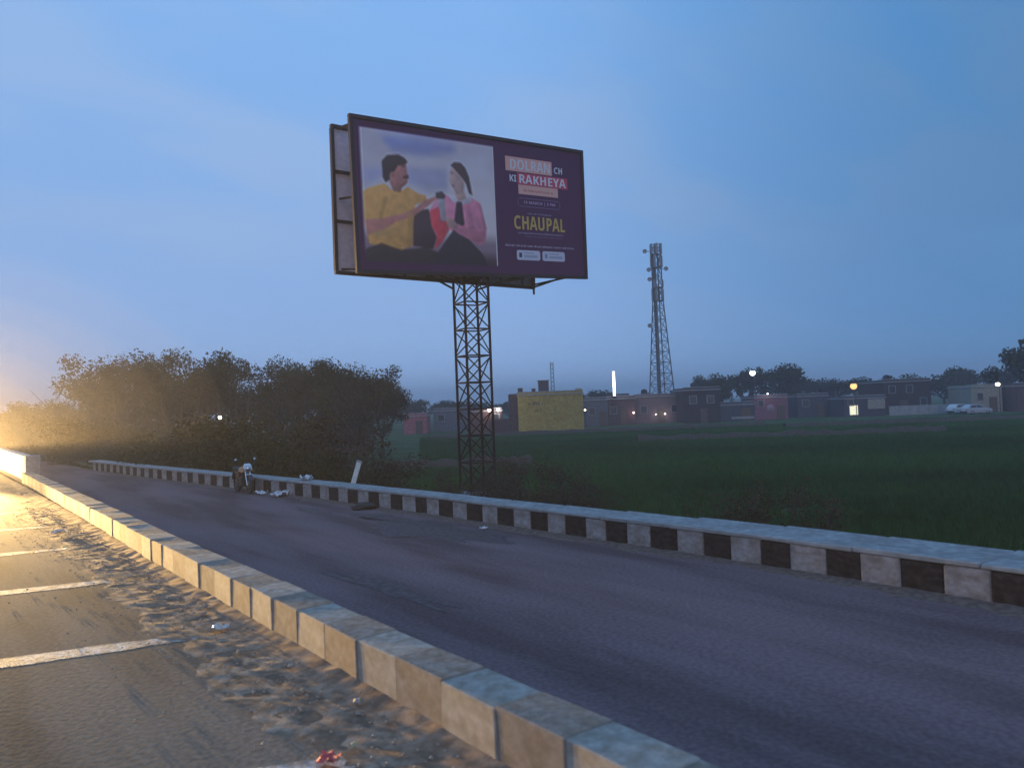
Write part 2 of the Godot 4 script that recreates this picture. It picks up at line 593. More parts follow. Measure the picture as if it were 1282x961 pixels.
func build_walls() -> void:
	var rb := road_basis()
	# median between the two roads: short cast blocks, alternately pale and dark under the dirt
	var med := thing("median_wall", "low concrete median wall of dirty pale and dark blocks between the two roads", "wall")
	rng.seed = 90
	var variants := []
	for k in 6:
		variants.append(chamfered(Vector3(0.598, 0.42, 0.36), 0.009, 0.004))
	for i in 57:
		var s := -2.0 + i * 0.6
		var bend := 0.012 * maxf(s - 12.0, 0.0)
		var b := part("kerb_block", variants[rng.randi() % 6], m.median_pale if i % 2 == 0 else m.median_dark, med, Transform3D(rb.rotated(Vector3.UP, rng.randf_range(-0.012, 0.012)), at_road(s, 2.83 + bend + rng.randf_range(-0.008, 0.008), 0.135 + rng.randf_range(-0.007, 0.005))))
		b.scale = Vector3(1, 1, rng.randf_range(0.97, 1.03))
	# the taller limewashed parapet further on
	var par := thing("parapet_wall", "tall whitewashed parapet wall glaring in the headlights at the end of the median", "wall")
	for i in 14:
		part("panel", chamfered(Vector3(2.49, 0.95, 0.32), 0.02, 0.004), m.limewash, par, Transform3D(rb, at_road(33.6 + i * 2.5, 3.22 + 0.004 * i, 0.4)))
	part("end_pillar", chamfered(Vector3(0.34, 1.0, 0.46), 0.02, 0.004), m.concrete, par, Transform3D(rb, at_road(32.17, 3.24, 0.42)))
	# far wall: black and white blocks under a coping
	var far := thing("kerb_wall", "long low kerb wall painted in black and white blocks along the field", "wall")
	var s := -3.25
	for i in 92:
		var long := 0.432 + rng.randf_range(-0.03, 0.03)
		s += long / 2.0
		var dn := far_n(s + 0.2) - far_n(s - 0.2)
		part("kerb_block", chamfered(Vector3(long - 0.003, 0.46, 0.4), rng.randf_range(0.006, 0.02), 0.004), m.kerb_black if i % 2 == 0 else m.kerb_white, far, Transform3D(rb.rotated(Vector3.UP, -atan2(dn, 0.4)), at_road(s, far_n(s) + 0.2 + rng.randf_range(-0.006, 0.006), 0.095 + rng.randf_range(-0.005, 0.002))))
		s += long / 2.0
	for i in 31:
		s = -2.6 + i * 1.296
		var dn := far_n(s + 0.6) - far_n(s - 0.6)
		var broad := lerpf(0.92, 0.5, clampf((s - 3.0) / 8.0, 0.0, 1.0))
		part("coping", chamfered(Vector3(1.29, 0.055, broad), 0.012, 0.005), m.concrete, far, Transform3D(rb.rotated(Vector3.UP, -atan2(dn, 1.2)), at_road(s, far_n(s) - 0.01 + broad / 2.0, 0.3555 + rng.randf_range(-0.003, 0.003))))

# ---------------------------------------------------------------- billboard
const FIGURES := {
	"cloud": [0.094, 0.083, 0.246, 0.067, 0.394, 0.079, 0.392, 0.138, 0.257, 0.195, 0.139, 0.180],
	"far_hill": [0.030, 0.312, 0.358, 0.267, 0.354, 0.420, 0.266, 0.435, 0.196, 0.387, 0.101, 0.369, 0.030, 0.441],
	"chair": [0.212, 0.585, 0.273, 0.558, 0.301, 0.754, 0.284, 0.842, 0.206, 0.824],
	"shirt": [0.025, 0.477, 0.046, 0.450, 0.106, 0.410, 0.139, 0.458, 0.174, 0.445, 0.195, 0.417, 0.229, 0.454, 0.265, 0.467, 0.268, 0.497, 0.220, 0.541, 0.210, 0.677, 0.206, 0.824, 0.157, 0.858, 0.038, 0.826, 0.025, 0.676],
	"neck_a": [0.124, 0.388, 0.174, 0.415, 0.166, 0.459, 0.139, 0.458],
	"face_a": [0.160, 0.272, 0.192, 0.255, 0.194, 0.314, 0.200, 0.343, 0.192, 0.393, 0.167, 0.435, 0.146, 0.432, 0.127, 0.400, 0.128, 0.339, 0.146, 0.321],
	"hair_a": [0.100, 0.261, 0.121, 0.218, 0.165, 0.204, 0.189, 0.223, 0.199, 0.249, 0.183, 0.269, 0.160, 0.278, 0.145, 0.324, 0.128, 0.339, 0.127, 0.382, 0.110, 0.403, 0.101, 0.369],
	"pants": [0.025, 0.862, 0.084, 0.816, 0.157, 0.858, 0.256, 0.832, 0.342, 0.888, 0.370, 0.961, 0.016, 0.972],
	"jacket": [0.339, 0.442, 0.376, 0.467, 0.398, 0.489, 0.454, 0.448, 0.496, 0.487, 0.519, 0.667, 0.512, 0.772, 0.483, 0.801, 0.407, 0.730, 0.347, 0.686, 0.301, 0.754, 0.281, 0.669, 0.277, 0.570, 0.308, 0.478],
	"collar": [0.355, 0.44, 0.385, 0.45, 0.4, 0.49, 0.43, 0.46, 0.455, 0.44, 0.46, 0.48, 0.42, 0.505, 0.375, 0.495],
	"red_sleeve": [0.278, 0.570, 0.314, 0.540, 0.349, 0.636, 0.355, 0.698, 0.322, 0.789, 0.292, 0.841, 0.302, 0.741, 0.281, 0.669],
	"top": [0.392, 0.490, 0.414, 0.487, 0.421, 0.652, 0.393, 0.681, 0.379, 0.632],
	"legs": [0.298, 0.878, 0.378, 0.683, 0.437, 0.753, 0.498, 0.864, 0.519, 0.954, 0.296, 0.965],
	"arm_b": [0.345, 0.623, 0.386, 0.644, 0.455, 0.687, 0.511, 0.694, 0.508, 0.772, 0.453, 0.771, 0.392, 0.719, 0.348, 0.661],
	"hand_b": [0.34, 0.6, 0.375, 0.62, 0.395, 0.66, 0.385, 0.69, 0.35, 0.675],
	"neck_b": [0.385, 0.415, 0.424, 0.395, 0.434, 0.458, 0.398, 0.489],
	"face_b": [0.372, 0.257, 0.393, 0.250, 0.419, 0.299, 0.429, 0.355, 0.423, 0.421, 0.396, 0.438, 0.378, 0.390, 0.365, 0.342],
	"hair_b": [0.373, 0.232, 0.390, 0.206, 0.417, 0.205, 0.436, 0.237, 0.450, 0.299, 0.462, 0.434, 0.447, 0.417, 0.437, 0.354, 0.419, 0.306, 0.389, 0.254],
	"arm_a": [0.026, 0.664, 0.081, 0.651, 0.163, 0.611, 0.220, 0.560, 0.257, 0.505, 0.309, 0.459, 0.308, 0.484, 0.266, 0.547, 0.211, 0.622, 0.141, 0.667, 0.086, 0.739, 0.033, 0.768],
	"ear_a": [0.131, 0.33, 0.14, 0.322, 0.144, 0.35, 0.137, 0.37],
	"moustache": [0.178, 0.348, 0.2, 0.342, 0.201, 0.356, 0.18, 0.362],
	"brow_a": [0.172, 0.279, 0.19, 0.27, 0.191, 0.279, 0.174, 0.288],
	"beard": [0.15, 0.4, 0.175, 0.4, 0.193, 0.378, 0.19, 0.398, 0.167, 0.436, 0.147, 0.432],
	"brow_b": [0.37, 0.283, 0.385, 0.281, 0.385, 0.288, 0.37, 0.29],
	"mouth_b": [0.372, 0.372, 0.386, 0.37, 0.384, 0.379, 0.374, 0.381],
	"fold_one": [0.1, 0.5, 0.118, 0.5, 0.09, 0.65, 0.076, 0.655],
	"fold_two": [0.19, 0.6, 0.209, 0.575, 0.206, 0.82, 0.18, 0.84],
	"fold_three": [0.05, 0.745, 0.12, 0.7, 0.15, 0.72, 0.06, 0.79],
	"fold_four": [0.43, 0.52, 0.45, 0.5, 0.465, 0.68, 0.44, 0.68],
	"fold_five": [0.49, 0.52, 0.5, 0.5, 0.519, 0.667, 0.505, 0.69],
	"flask": [0.312, 0.478, 0.342, 0.473, 0.343, 0.636, 0.323, 0.639],
	"flask_cap": [0.305, 0.441, 0.332, 0.424, 0.346, 0.453, 0.342, 0.475, 0.308, 0.481],
}
const INKS := {
	"cloud": [0.16, 0.24, 0.6], "far_hill": [0.36, 0.36, 0.6], "chair": [0.06, 0.02, 0.03], "shirt": [0.85, 0.4, 0.1], "neck_a": [0.42, 0.17, 0.11], "face_a": [0.56, 0.2, 0.16], "hair_a": [0.05, 0.022, 0.02],
	"pants": [0.05, 0.03, 0.03], "jacket": [0.85, 0.26, 0.36], "collar": [0.75, 0.62, 0.66], "red_sleeve": [0.85, 0.07, 0.09], "top": [0.03, 0.02, 0.035], "legs": [0.025, 0.018, 0.03], "arm_b": [0.62, 0.2, 0.26], "hand_b": [0.55, 0.3, 0.25],
	"neck_b": [0.6, 0.36, 0.3], "face_b": [0.6, 0.36, 0.32], "hair_b": [0.07, 0.03, 0.03], "arm_a": [0.66, 0.24, 0.19], "ear_a": [0.4, 0.16, 0.11], "moustache": [0.09, 0.035, 0.03], "brow_a": [0.12, 0.05, 0.04], "beard": [0.36, 0.14, 0.11], "brow_b": [0.2, 0.1, 0.09], "mouth_b": [0.45, 0.14, 0.14], "fold_one": [0.58, 0.3, 0.07], "fold_two": [0.55, 0.28, 0.08], "fold_three": [0.6, 0.33, 0.12], "fold_four": [0.55, 0.17, 0.24], "fold_five": [0.5, 0.16, 0.22], "flask": [0.42, 0.4, 0.4], "flask_cap": [0.09, 0.06, 0.06],
}

func print_texture() -> ImageTexture:
	var w := 640
	var h := 320
	var im := Image.create_empty(w, h, false, Image.FORMAT_RGB8)
	var violet := lin(0.075, 0.009, 0.068)
	im.fill(violet)
	var f := FastNoiseLite.new()
	f.seed = 4
	f.frequency = 0.012
	var x1 := int(0.56 * w)
	for y in range(int(0.05 * h), int(0.945 * h)):
		for x in range(int(0.022 * w), x1):
			var v := float(y) / h
			var k := f.get_noise_2d(x * 0.6, y * 1.6) * 0.5 + 0.5
			var c := Color(0.64, 0.55, 0.6).lerp(Color(0.8, 0.67, 0.64), smoothstep(0.1, 0.55, v))
			c = c.lerp(Color(0.32, 0.2, 0.24), smoothstep(0.68, 0.8, v)).lerp(Color(0.07, 0.03, 0.045), smoothstep(0.82, 0.92, v))
			c = c.lerp(Color(0.76, 0.72, 0.76), 0.5 * smoothstep(0.45, 0.7, k) * (1.0 - smoothstep(0.5, 0.65, v)))
			im.set_pixel(x, y, c.linear_to_srgb())
	for key in FIGURES:
		if key == "chair":   # the backdrop is far out of focus
			var back := im.get_region(Rect2i(int(0.022 * w), int(0.05 * h), x1 - int(0.022 * w), int(0.895 * h)))
			var size := back.get_size()
			back.resize(size.x / 14, size.y / 14, Image.INTERPOLATE_LANCZOS)
			back.resize(size.x, size.y, Image.INTERPOLATE_CUBIC)
			im.blit_rect(back, Rect2i(Vector2i.ZERO, size), Vector2i(int(0.022 * w), int(0.05 * h)))
		var raw: Array = FIGURES[key]
		var poly := PackedVector2Array()
		var lo := Vector2(1e9, 1e9)
		var hi := -lo
		for i in raw.size() / 2:
			var p := Vector2(raw[i * 2] * w, raw[i * 2 + 1] * h)
			poly.append(p)
			lo = lo.min(p)
			hi = hi.max(p)
		var ink := Color(INKS[key][0], INKS[key][1], INKS[key][2])
		var soft := 0.55 if key in ["cloud", "far_hill"] else 0.6 if key.begins_with("fold") else 0.95
		for y in range(int(lo.y), mini(int(hi.y) + 1, int(0.945 * h))):
			for x in range(maxi(int(lo.x), int(0.022 * w)), mini(int(hi.x) + 1, x1)):
				var cover := 0.0
				for o in [Vector2(0.25, 0.25), Vector2(0.75, 0.25), Vector2(0.25, 0.75), Vector2(0.75, 0.75)]:
					if Geometry2D.is_point_in_polygon(Vector2(x, y) + o, poly):
						cover += 0.25
				if cover > 0.0:
					var k := 1.0 + 0.25 * f.get_noise_2d(x * 3.0 + 300, y * 3.0) + 0.35 * ((hi.x - x) / (hi.x - lo.x) - 0.5) - 0.3 * ((y - lo.y) / (hi.y - lo.y) - 0.5)
					var was := im.get_pixel(x, y).srgb_to_linear()
					im.set_pixel(x, y, was.lerp(Color(ink.r * k, ink.g * k, ink.b * k), cover * soft).linear_to_srgb())
	# the printed figures are slightly soft, as enlarged photographs are
	var pic := im.get_region(Rect2i(0, 0, x1, h))
	pic.resize(x1 / 4, h / 4, Image.INTERPOLATE_LANCZOS)
	pic.resize(x1, h, Image.INTERPOLATE_CUBIC)
	im.blit_rect(pic, Rect2i(0, 0, x1, h), Vector2i.ZERO)
	im.fill_rect(Rect2i(x1, int(0.05 * h), 3, int(0.895 * h)), lin(0.75, 0.7, 0.66))
	im.resize(1280, 640, Image.INTERPOLATE_CUBIC)
	# title boxes, the small print that cannot be read, the two badges
	var px := func(u0: float, v0: float, u1: float, v1: float) -> Rect2i: return Rect2i(int(u0 * 1280), int(v0 * 640), int((u1 - u0) * 1280), int((v1 - v0) * 640))
	im.fill_rect(px.call(0.618, 0.105, 0.846, 0.215), lin(0.8, 0.4, 0.33))
	im.fill_rect(px.call(0.672, 0.222, 0.925, 0.31), lin(0.62, 0.06, 0.11))
	im.fill_rect(px.call(0.675, 0.312, 0.873, 0.385), lin(0.8, 0.42, 0.35))
	rng.seed = 15
	for row in [[0.70, 0.842, 0.342, 0.362, 0.55, 0.15, 0.13], [0.715, 0.83, 0.522, 0.535, 0.3, 0.22, 0.34], [0.665, 0.89, 0.672, 0.69, 0.3, 0.22, 0.34], [0.7, 0.88, 0.7, 0.712, 0.2, 0.14, 0.26], [0.603, 0.949, 0.772, 0.79, 0.42, 0.34, 0.44]]:
		var u: float = row[0]
		while u < row[1]:
			var l := rng.randf_range(0.002, 0.0065)
			im.fill_rect(px.call(u, row[2] + rng.randf_range(0, 0.006), u + l, row[3]), lin(row[4], row[5], row[6]))
			u += l + rng.randf_range(0.0012, 0.004)
	for b in [[0.655, 0.77], [0.781, 0.897]]:
		im.fill_rect(px.call(b[0] + 0.004, 0.815, b[1] - 0.004, 0.893), lin(0.62, 0.6, 0.68))
		im.fill_rect(px.call(b[0], 0.823, b[1], 0.885), lin(0.62, 0.6, 0.68))
		im.fill_rect(px.call(b[0] + 0.012, 0.835, b[0] + 0.026, 0.872), lin(0.04, 0.03, 0.06) if b[0] < 0.7 else lin(0.25, 0.28, 0.42))
		im.fill_rect(px.call(b[0] + 0.035, 0.832, b[1] - 0.03, 0.84), lin(0.36, 0.35, 0.45))
		im.fill_rect(px.call(b[0] + 0.035, 0.85, b[1] - 0.014, 0.871), lin(0.4, 0.39, 0.5))
	# outline of the date pill
	for e in [[0.676, 0.412, 0.876, 0.418], [0.676, 0.474, 0.876, 0.48], [0.671, 0.42, 0.6735, 0.472], [0.8785, 0.42, 0.881, 0.472]]:
		im.fill_rect(px.call(e[0], e[1], e[2], e[3]), lin(0.24, 0.16, 0.3))
	return ImageTexture.create_from_image(im)

func lettering(parent: Node, words: String, u: float, v: float, width: float, height: float, c: Color) -> void:
	# letters on the sheet, centred at u, v (fractions of the sheet), stretched to a width and a height in metres
	var t := TextMesh.new()
	var f := SystemFont.new()
	f.font_names = PackedStringArray(["Droid Sans"])
	f.font_weight = 800
	t.font = f
	t.text = words
	t.font_size = 64
	t.pixel_size = 0.01
	t.depth = 0.01
	t.curve_step = 2.0
	var bb := t.get_aabb()
	var k := Vector3(width / bb.size.x, height / bb.size.y, 0.6)
	var at := Vector3((u - 0.5) * 12.0, (0.5 - v) * 5.9, 0.118)
	part("lettering", t, plain(c, 0.6), parent, Transform3D(Basis.from_scale(k), at - Vector3(bb.get_center().x * k.x, bb.get_center().y * k.y, 0)))

func build_billboard() -> void:
	var b := thing("billboard", "large double billboard on a lattice tower with a couple and a purple title panel", "billboard", Vector3(-1.7, FIELD_Y, -34.75))
	var inv := b.transform.affine_inverse()
	# front board
	var fx := inv * Transform3D(Basis(Vector3(0.79778, 0.04716, -0.6011), Vector3(-0.00458, 0.99738, 0.07218), Vector3(0.60293, -0.05483, 0.79591)).orthonormalized(), Vector3(-1.11, 10.84, -33.82))
	var front := Node3D.new()
	front.name = "front_board"
	b.add_child(front)
	front.transform = fx
	var sheet := st_new()
	var q := [Vector3(-6.0, 2.95, 0.11), Vector3(6.0, 2.95, 0.11), Vector3(6.0, -2.95, 0.11), Vector3(-6.0, -2.95, 0.11)]
	var uv := [Vector2(0, 0), Vector2(1, 0), Vector2(1, 1), Vector2(0, 1)]
	for i in [0, 1, 2, 0, 2, 3]:
		sheet.set_uv(uv[i])
		sheet.add_vertex(q[i])
	var pm := StandardMaterial3D.new()
	pm.albedo_texture = print_texture()
	pm.roughness = 0.55
	pm.texture_repeat = false
	var sh := part("printed_sheet", done(sheet), pm, front)
	part("backing_panel", box(Vector3(12.1, 6.0, 0.06), Vector3(0, 0, 0.07)), m.board_frame, front)
	for e in [[Vector3(12.3, 0.16, 0.2), Vector3(0, 3.02, 0.08)], [Vector3(12.3, 0.16, 0.2), Vector3(0, -3.02, 0.08)], [Vector3(0.16, 5.878, 0.2), Vector3(-6.07, 0, 0.08)], [Vector3(0.16, 5.878, 0.2), Vector3(6.07, 0, 0.08)]]:
		part("frame_rail", chamfered(e[0], 0.015, 0.0, e[1]), m.board_frame, front)
	lettering(sh, "DOLRAN", 0.738, 0.16, 2.35, 0.46, lin(0.72, 0.7, 0.74))
	lettering(sh, "CH", 0.877, 0.168, 0.5, 0.3, lin(0.72, 0.7, 0.74))
	lettering(sh, "KI", 0.651, 0.268, 0.38, 0.3, lin(0.72, 0.7, 0.74))
	lettering(sh, "RAKHEYA", 0.798, 0.265, 2.8, 0.4, lin(0.76, 0.72, 0.76))
	lettering(sh, "15 MARCH | 3 PM", 0.776, 0.446, 1.9, 0.17, lin(0.4, 0.3, 0.46))
	lettering(sh, "CHAUPAL", 0.775, 0.602, 3.05, 0.62, lin(0.6, 0.4, 0.1))
	for i in 7:
		var x := -5.4 + i * 1.8
		bar(front, "rib", Vector3(x, -3.0, -0.02), Vector3(x, 3.0, -0.02), 0.09, m.iron)
	for y in [-2.0, 0.0, 2.0]:
		bar(front, "rib", Vector3(-6.0, y, -0.11), Vector3(6.0, y, -0.11), 0.09, m.iron)
	# rear board, parallel behind it and a little shorter
	var rx := (Vector3(1.24, 0, -37.7) - Vector3(-6.98, 0, -31.4)).normalized()
	var rear := Node3D.new()
	rear.name = "rear_board"
	b.add_child(rear)
	rear.transform = inv * Transform3D(Basis(rx, Vector3.UP, rx.cross(Vector3.UP)), (Vector3(-6.98, 10.74, -31.4) + Vector3(1.24, 10.74, -37.7)) / 2.0)
	var rw := 10.36
	part("back_sheet", box(Vector3(rw - 0.1, 6.0, 0.04), Vector3(0, 0, -0.08)), m.back_sheet, rear)
	for e in [[Vector3(rw + 0.1, 0.14, 0.2), Vector3(0, 3.02, -0.03)], [Vector3(rw + 0.1, 0.14, 0.2), Vector3(0, -3.02, -0.03)], [Vector3(0.14, 5.898, 0.2), Vector3(-rw / 2.0, 0, -0.03)], [Vector3(0.14, 5.898, 0.2), Vector3(rw / 2.0, 0, -0.03)]]:
		part("frame_rail", chamfered(e[0], 0.015, 0.0, e[1]), m.board_frame, rear)
	for y in [-0.9, 1.15]:
		bar(rear, "rib", Vector3(-rw / 2.0, y, 0.02), Vector3(rw / 2.0, y, 0.02), 0.1, m.iron)
	for i in 7:
		var x := -rw / 2.0 + 1.8 + i * 1.3
		bar(rear, "rib", Vector3(x, -2.95, 0.1), Vector3(x, 2.95, 0.1), 0.07, m.iron)
	# members between the two boards
	for i in 6:
		var t := i / 5.0
		for y in [-2.9, 0.0, 2.9]:
			var a: Vector3 = front.transform * Vector3(lerpf(-5.7, 5.7, t), y, -0.15)
			var c: Vector3 = rear.transform * Vector3(lerpf(-rw / 2.0 + 0.2, rw / 2.0 - 0.1, t), y, 0.1)
			bar(b, "cross_member", a, c, 0.08, m.iron)
	bar(b, "stay", rear.transform * Vector3(rw / 2.0, -3.0, 0.05), front.transform * Vector3(5.0, -2.95, -0.1), 0.08, m.iron)
	bar(b, "bracket", rear.transform * Vector3(rw / 2.0, -3.35, 0.0), rear.transform * Vector3(rw / 2.0, -2.5, 0.0), 0.1, m.iron)
	# lattice tower
	var side := 1.17
	var turn := deg_to_rad(28.0)
	var foot := []
	for k in [[-1, 1], [1, 1], [1, -1], [-1, -1]]:
		foot.append(Vector3(k[0], 0, k[1]).rotated(Vector3.UP, turn) * side / 2.0)
	var tall := 14.8
	for p in foot:
		bar(b, "leg", p, p + Vector3.UP * tall, 0.11, m.iron)
	var bay := 1.19
	var levels := 12
	for lv in levels + 1:
		var y := 0.35 + lv * bay
		for k in 4:
			var p: Vector3 = foot[k]
			var r: Vector3 = foot[(k + 1) % 4]
			bar(b, "horizontal_brace", p + Vector3.UP * y, r + Vector3.UP * y, 0.06, m.iron)
			if lv < levels:
				var out := ((p + r) / 2.0).normalized() * 0.03
				if (lv + k) % 2 == 0 or k % 2 == 0:
					bar(b, "diagonal_brace", p + Vector3.UP * (y + 0.05) + out, r + Vector3.UP * (y + bay - 0.05) + out, 0.055, m.iron)
				if (lv + k) % 2 == 1 or k % 2 == 0:
					bar(b, "diagonal_brace", r + Vector3.UP * (y + 0.05) - out, p + Vector3.UP * (y + bay - 0.05) - out, 0.055, m.iron)
	part("footing", chamfered(Vector3(1.9, 0.5, 1.9), 0.04, 0.0, Vector3(0, 0.05, 0)), m.concrete, b, Transform3D(Basis(Vector3.UP, turn), Vector3.ZERO))
	# the truss under the boards that sits on the tower
	for k in 4:
		var p: Vector3 = foot[k]
		bar(b, "knee_brace", p + Vector3.UP * 9.4, front.transform * Vector3([-2.6, 3.0, 2.6, -3.0][k], -2.9, -0.3), 0.08, m.iron)

# ---------------------------------------------------------------- towers and village
func build_towers() -> void:
	var t := thing("telecom_tower", "tall lattice telecom tower with antennas rising behind the village houses", "tower", Vector3(32.9, FIELD_Y, -170.0))
	var tall := 38.0
	var wide := func(y: float) -> float: return lerpf(2.2, 0.75, clampf(y / 27.0, 0.0, 1.0))
	var lean := func(_y: float) -> float: return 0.0
	var corner := func(k: int, y: float) -> Vector3:
		var c: Array = [[-1, 1], [1, 1], [1, -1], [-1, -1]][k]
		return Vector3(c[0], 0, c[1]).rotated(Vector3.UP, 0.35) * wide.call(y) + Vector3(lean.call(y), y, 0)
	for k in 4:
		var st := st_new()
		for i in 10:
			add_tube(st, corner.call(k, tall * i / 10.0), corner.call(k, tall * (i + 1) / 10.0), 0.13, 0.13, 5, false)
		part("leg", done(st), m.galvanised, t)
	for lv in 16:
		var y0 := lv * tall / 16.0
		var y1 := (lv + 1) * tall / 16.0
		var st := st_new()
		for k in 4:
			add_tube(st, corner.call(k, y0), corner.call((k + 1) % 4, y1), 0.05, 0.05, 4, false)
			add_tube(st, corner.call((k + 1) % 4, y0), corner.call(k, y1), 0.05, 0.05, 4, false)
			add_tube(st, corner.call(k, y1), corner.call((k + 1) % 4, y1), 0.06, 0.06, 4, false)
		part("bracing", done(st), m.galvanised, t)
	part("cable_ladder", box(Vector3(0.75, 36.0, 0.4), Vector3(-0.55, 18.0, 0.0)), m.dark_metal, t)
	rng.seed = 71
	for e in [[26.8, 6, 2.6], [29.2, 3, 1.7], [34.2, 6, 2.6], [36.9, 6, 2.4]]:
		for i in e[1]:
			var a: float = TAU * i / e[1] + 0.3 + e[0]
			var p := Vector3(cos(a) * 1.25, e[0], sin(a) * 1.25)
			var an := part("panel_antenna", chamfered(Vector3(0.45, e[2], 0.25), 0.05), m.antenna, t, Transform3D(Basis(Vector3.UP, -a + PI / 2.0), p))
			var st := st_new()
			add_tube(st, Vector3(0, 0.5, 0), Vector3(0, 0.5, -0.9), 0.06, 0.06, 4)
			part("mount", done(st), m.dark_metal, an)
		part("platform", box(Vector3(2.2, 0.16, 2.2), Vector3(0, e[0] - e[2] / 2.0, 0)), m.galvanised, t)
	for e in [[-1.9, 32.3], [1.9, 32.4], [-1.8, 30.2], [-2.2, 20.0], [-2.6, 36.4]]:
		var dish := lathe([[0.0, -0.12], [0.3, -0.08], [0.5, 0.08], [0.48, 0.12], [0.28, 0.0], [0.0, -0.03]], 12)
		part("dish_antenna", dish, m.antenna, t, Transform3D(Basis(Vector3.RIGHT, PI / 2.0), Vector3(e[0], e[1], 0.8)))
		var st := st_new()
		add_tube(st, Vector3(e[0], e[1], 0.7), Vector3(signf(e[0]) * 0.7, e[1], 0.3), 0.06, 0.06, 4)
		part("mount", done(st), m.dark_metal, t)
	# the faint mast further off
	var u := thing("slender_mast", "thin faint lattice mast far behind the yellow building", "tower", Vector3(13.5, FIELD_Y, -260.0))
	for k in 3:
		var a := TAU * k / 3.0
		var st := st_new()
		add_tube(st, Vector3(cos(a), 0, sin(a)) * 0.9, Vector3(cos(a) * 0.5, 17.5, sin(a) * 0.5), 0.14, 0.12, 5)
		part("leg", done(st), m.galvanised, u)
	for lv in 12:
		var st := st_new()
		for k in 3:
			var a := TAU * k / 3.0
			var b2 := TAU * (k + 1) / 3.0
			add_tube(st, Vector3(cos(a) * 0.8, lv * 1.45, sin(a) * 0.8), Vector3(cos(b2) * 0.75, lv * 1.45 + 1.4, sin(b2) * 0.75), 0.06, 0.06, 4, false)
		part("bracing", done(st), m.galvanised, u)

func wall_mat(r: float, g: float, b: float, sd: int) -> StandardMaterial3D:
	return grained(lin(r * 0.48, g * 0.47, b * 0.47), lin(r * 0.72, g * 0.7, b * 0.7), sd, 0.25, 0.9, 0.0)

func window_on(parent: Node, x: float, y: float, z: float, w: float, h: float, frame_mat: Material, pane_mat: Material, called := "window") -> MeshInstance3D:
	var st := st_new()
	for e in [[w + 0.16, 0.08, 0.0, h / 2.0 + 0.04], [w + 0.16, 0.08, 0.0, -h / 2.0 - 0.04], [0.08, h, w / 2.0 + 0.04, 0.0], [0.08, h, -w / 2.0 - 0.04, 0.0]]:
		add_box(st, Vector3(e[0], e[1], 0.12), Transform3D(Basis.IDENTITY, Vector3(e[2], e[3], 0.05)))
	var o := part(called, done(st), frame_mat, parent, Transform3D(Basis.IDENTITY, Vector3(x, y, z)))
	part("pane" if called == "window" else "door_leaf", box(Vector3(w, h, 0.03), Vector3(0, 0, 0.018)), pane_mat, o)
	return o

func house(called: String, label: String, x0: float, x1: float, dist: float, top: float, deep: float, turn: float, wall: Material, openings: Array, extras := []) -> Node3D:
	var t := thing(called, label, "building", Vector3((x0 + x1) / 2.0, FIELD_Y, -dist - deep / 2.0), turn)
	var w := x1 - x0
	var h := top - FIELD_Y
	part("wall", chamfered(Vector3(w, h + 0.3, deep), 0.03, 0.0, Vector3(0, h / 2.0 - 0.15, 0)), wall, t)
	var roof := part("roof_slab", chamfered(Vector3(w + 0.3, 0.16, deep + 0.3), 0.03, 0.0, Vector3(0, h - 0.35, 0)), m.concrete, t)
	part("parapet", chamfered(Vector3(w + 0.08, 0.12, 0.3), 0.02, 0.0, Vector3(0, h + 0.06, deep / 2.0 - 0.1)), m.concrete, roof)
	for o in openings:   # [kind, x, y, w, h]
		window_on(t, o[1], o[2], deep / 2.0, o[3], o[4], m.wood if o[0] == "door" else m.concrete, m.wood if o[0] == "door" else m.window_dark, o[0])
	for e in extras:     # [name, x, y from roof, w, h, material]
		part(e[0], chamfered(Vector3(e[3], e[4], e[3] * 0.8), 0.04, 0.0, Vector3(e[1], h + e[2] + e[4] / 2.0, 0)), e[5], t)
	return t

func lamp_on_pole(label: String, where: Vector3, foot_y: float, c: Color, radius: float, power: float, seen := 8.0) -> void:
	# a lantern with its light inside, on a pole standing on the ground
	var t := thing("lamp_post", label, "lamp", Vector3(where.x, foot_y, where.z))
	var h := where.y - foot_y
	var st := st_new()
	add_tube(st, Vector3(0.35, 0, -0.2), Vector3(0.35, h + 0.25, -0.2), 0.07, 0.05, 8)
	part("pole", done(st), m.galvanised, t)
	part("arm", tube(Vector3(0.35, h + 0.2, -0.2), Vector3(0, h + radius + 0.05, 0), 0.035), m.galvanised, t)
	part("lamp_hood", lathe([[0.02, h + radius + 0.1], [radius * 1.2, h + radius * 0.75], [radius * 1.15, h + radius * 0.7], [0.02, h + radius]], 12), m.galvanised, t)
	bulb(t, Vector3(0, h, 0), c, radius, power, seen)

func bulb(t: Node3D, at: Vector3, c: Color, radius: float, power: float, seen := 8.0) -> void:
	var s := SphereMesh.new()
	s.radius = radius
	s.height = radius * 2.0
	s.radial_segments = 14
	s.rings = 8
	part("lamp_bulb", s, glow(c, seen), t, Transform3D(Basis.IDENTITY, at))
	var l := OmniLight3D.new()
	l.name = "bulb_light"
	l.light_color = c
	l.light_energy = power
	l.light_size = radius * 0.8
	l.omni_range = 60.0
	l.omni_attenuation = 2.0
	l.shadow_enabled = true
	t.add_child(l, true)
	l.position = at

func wall_lamp(label: String, where: Vector3, c: Color, radius: float, power: float, group := "") -> void:
	var t := thing("wall_lamp", label, "lamp", where, 0.0, group)
	part("bracket", tube(Vector3(0, 0.05, -0.45), Vector3(0, 0.0, 0), 0.03), m.dark_metal, t)
	bulb(t, Vector3.ZERO, c, radius, power)

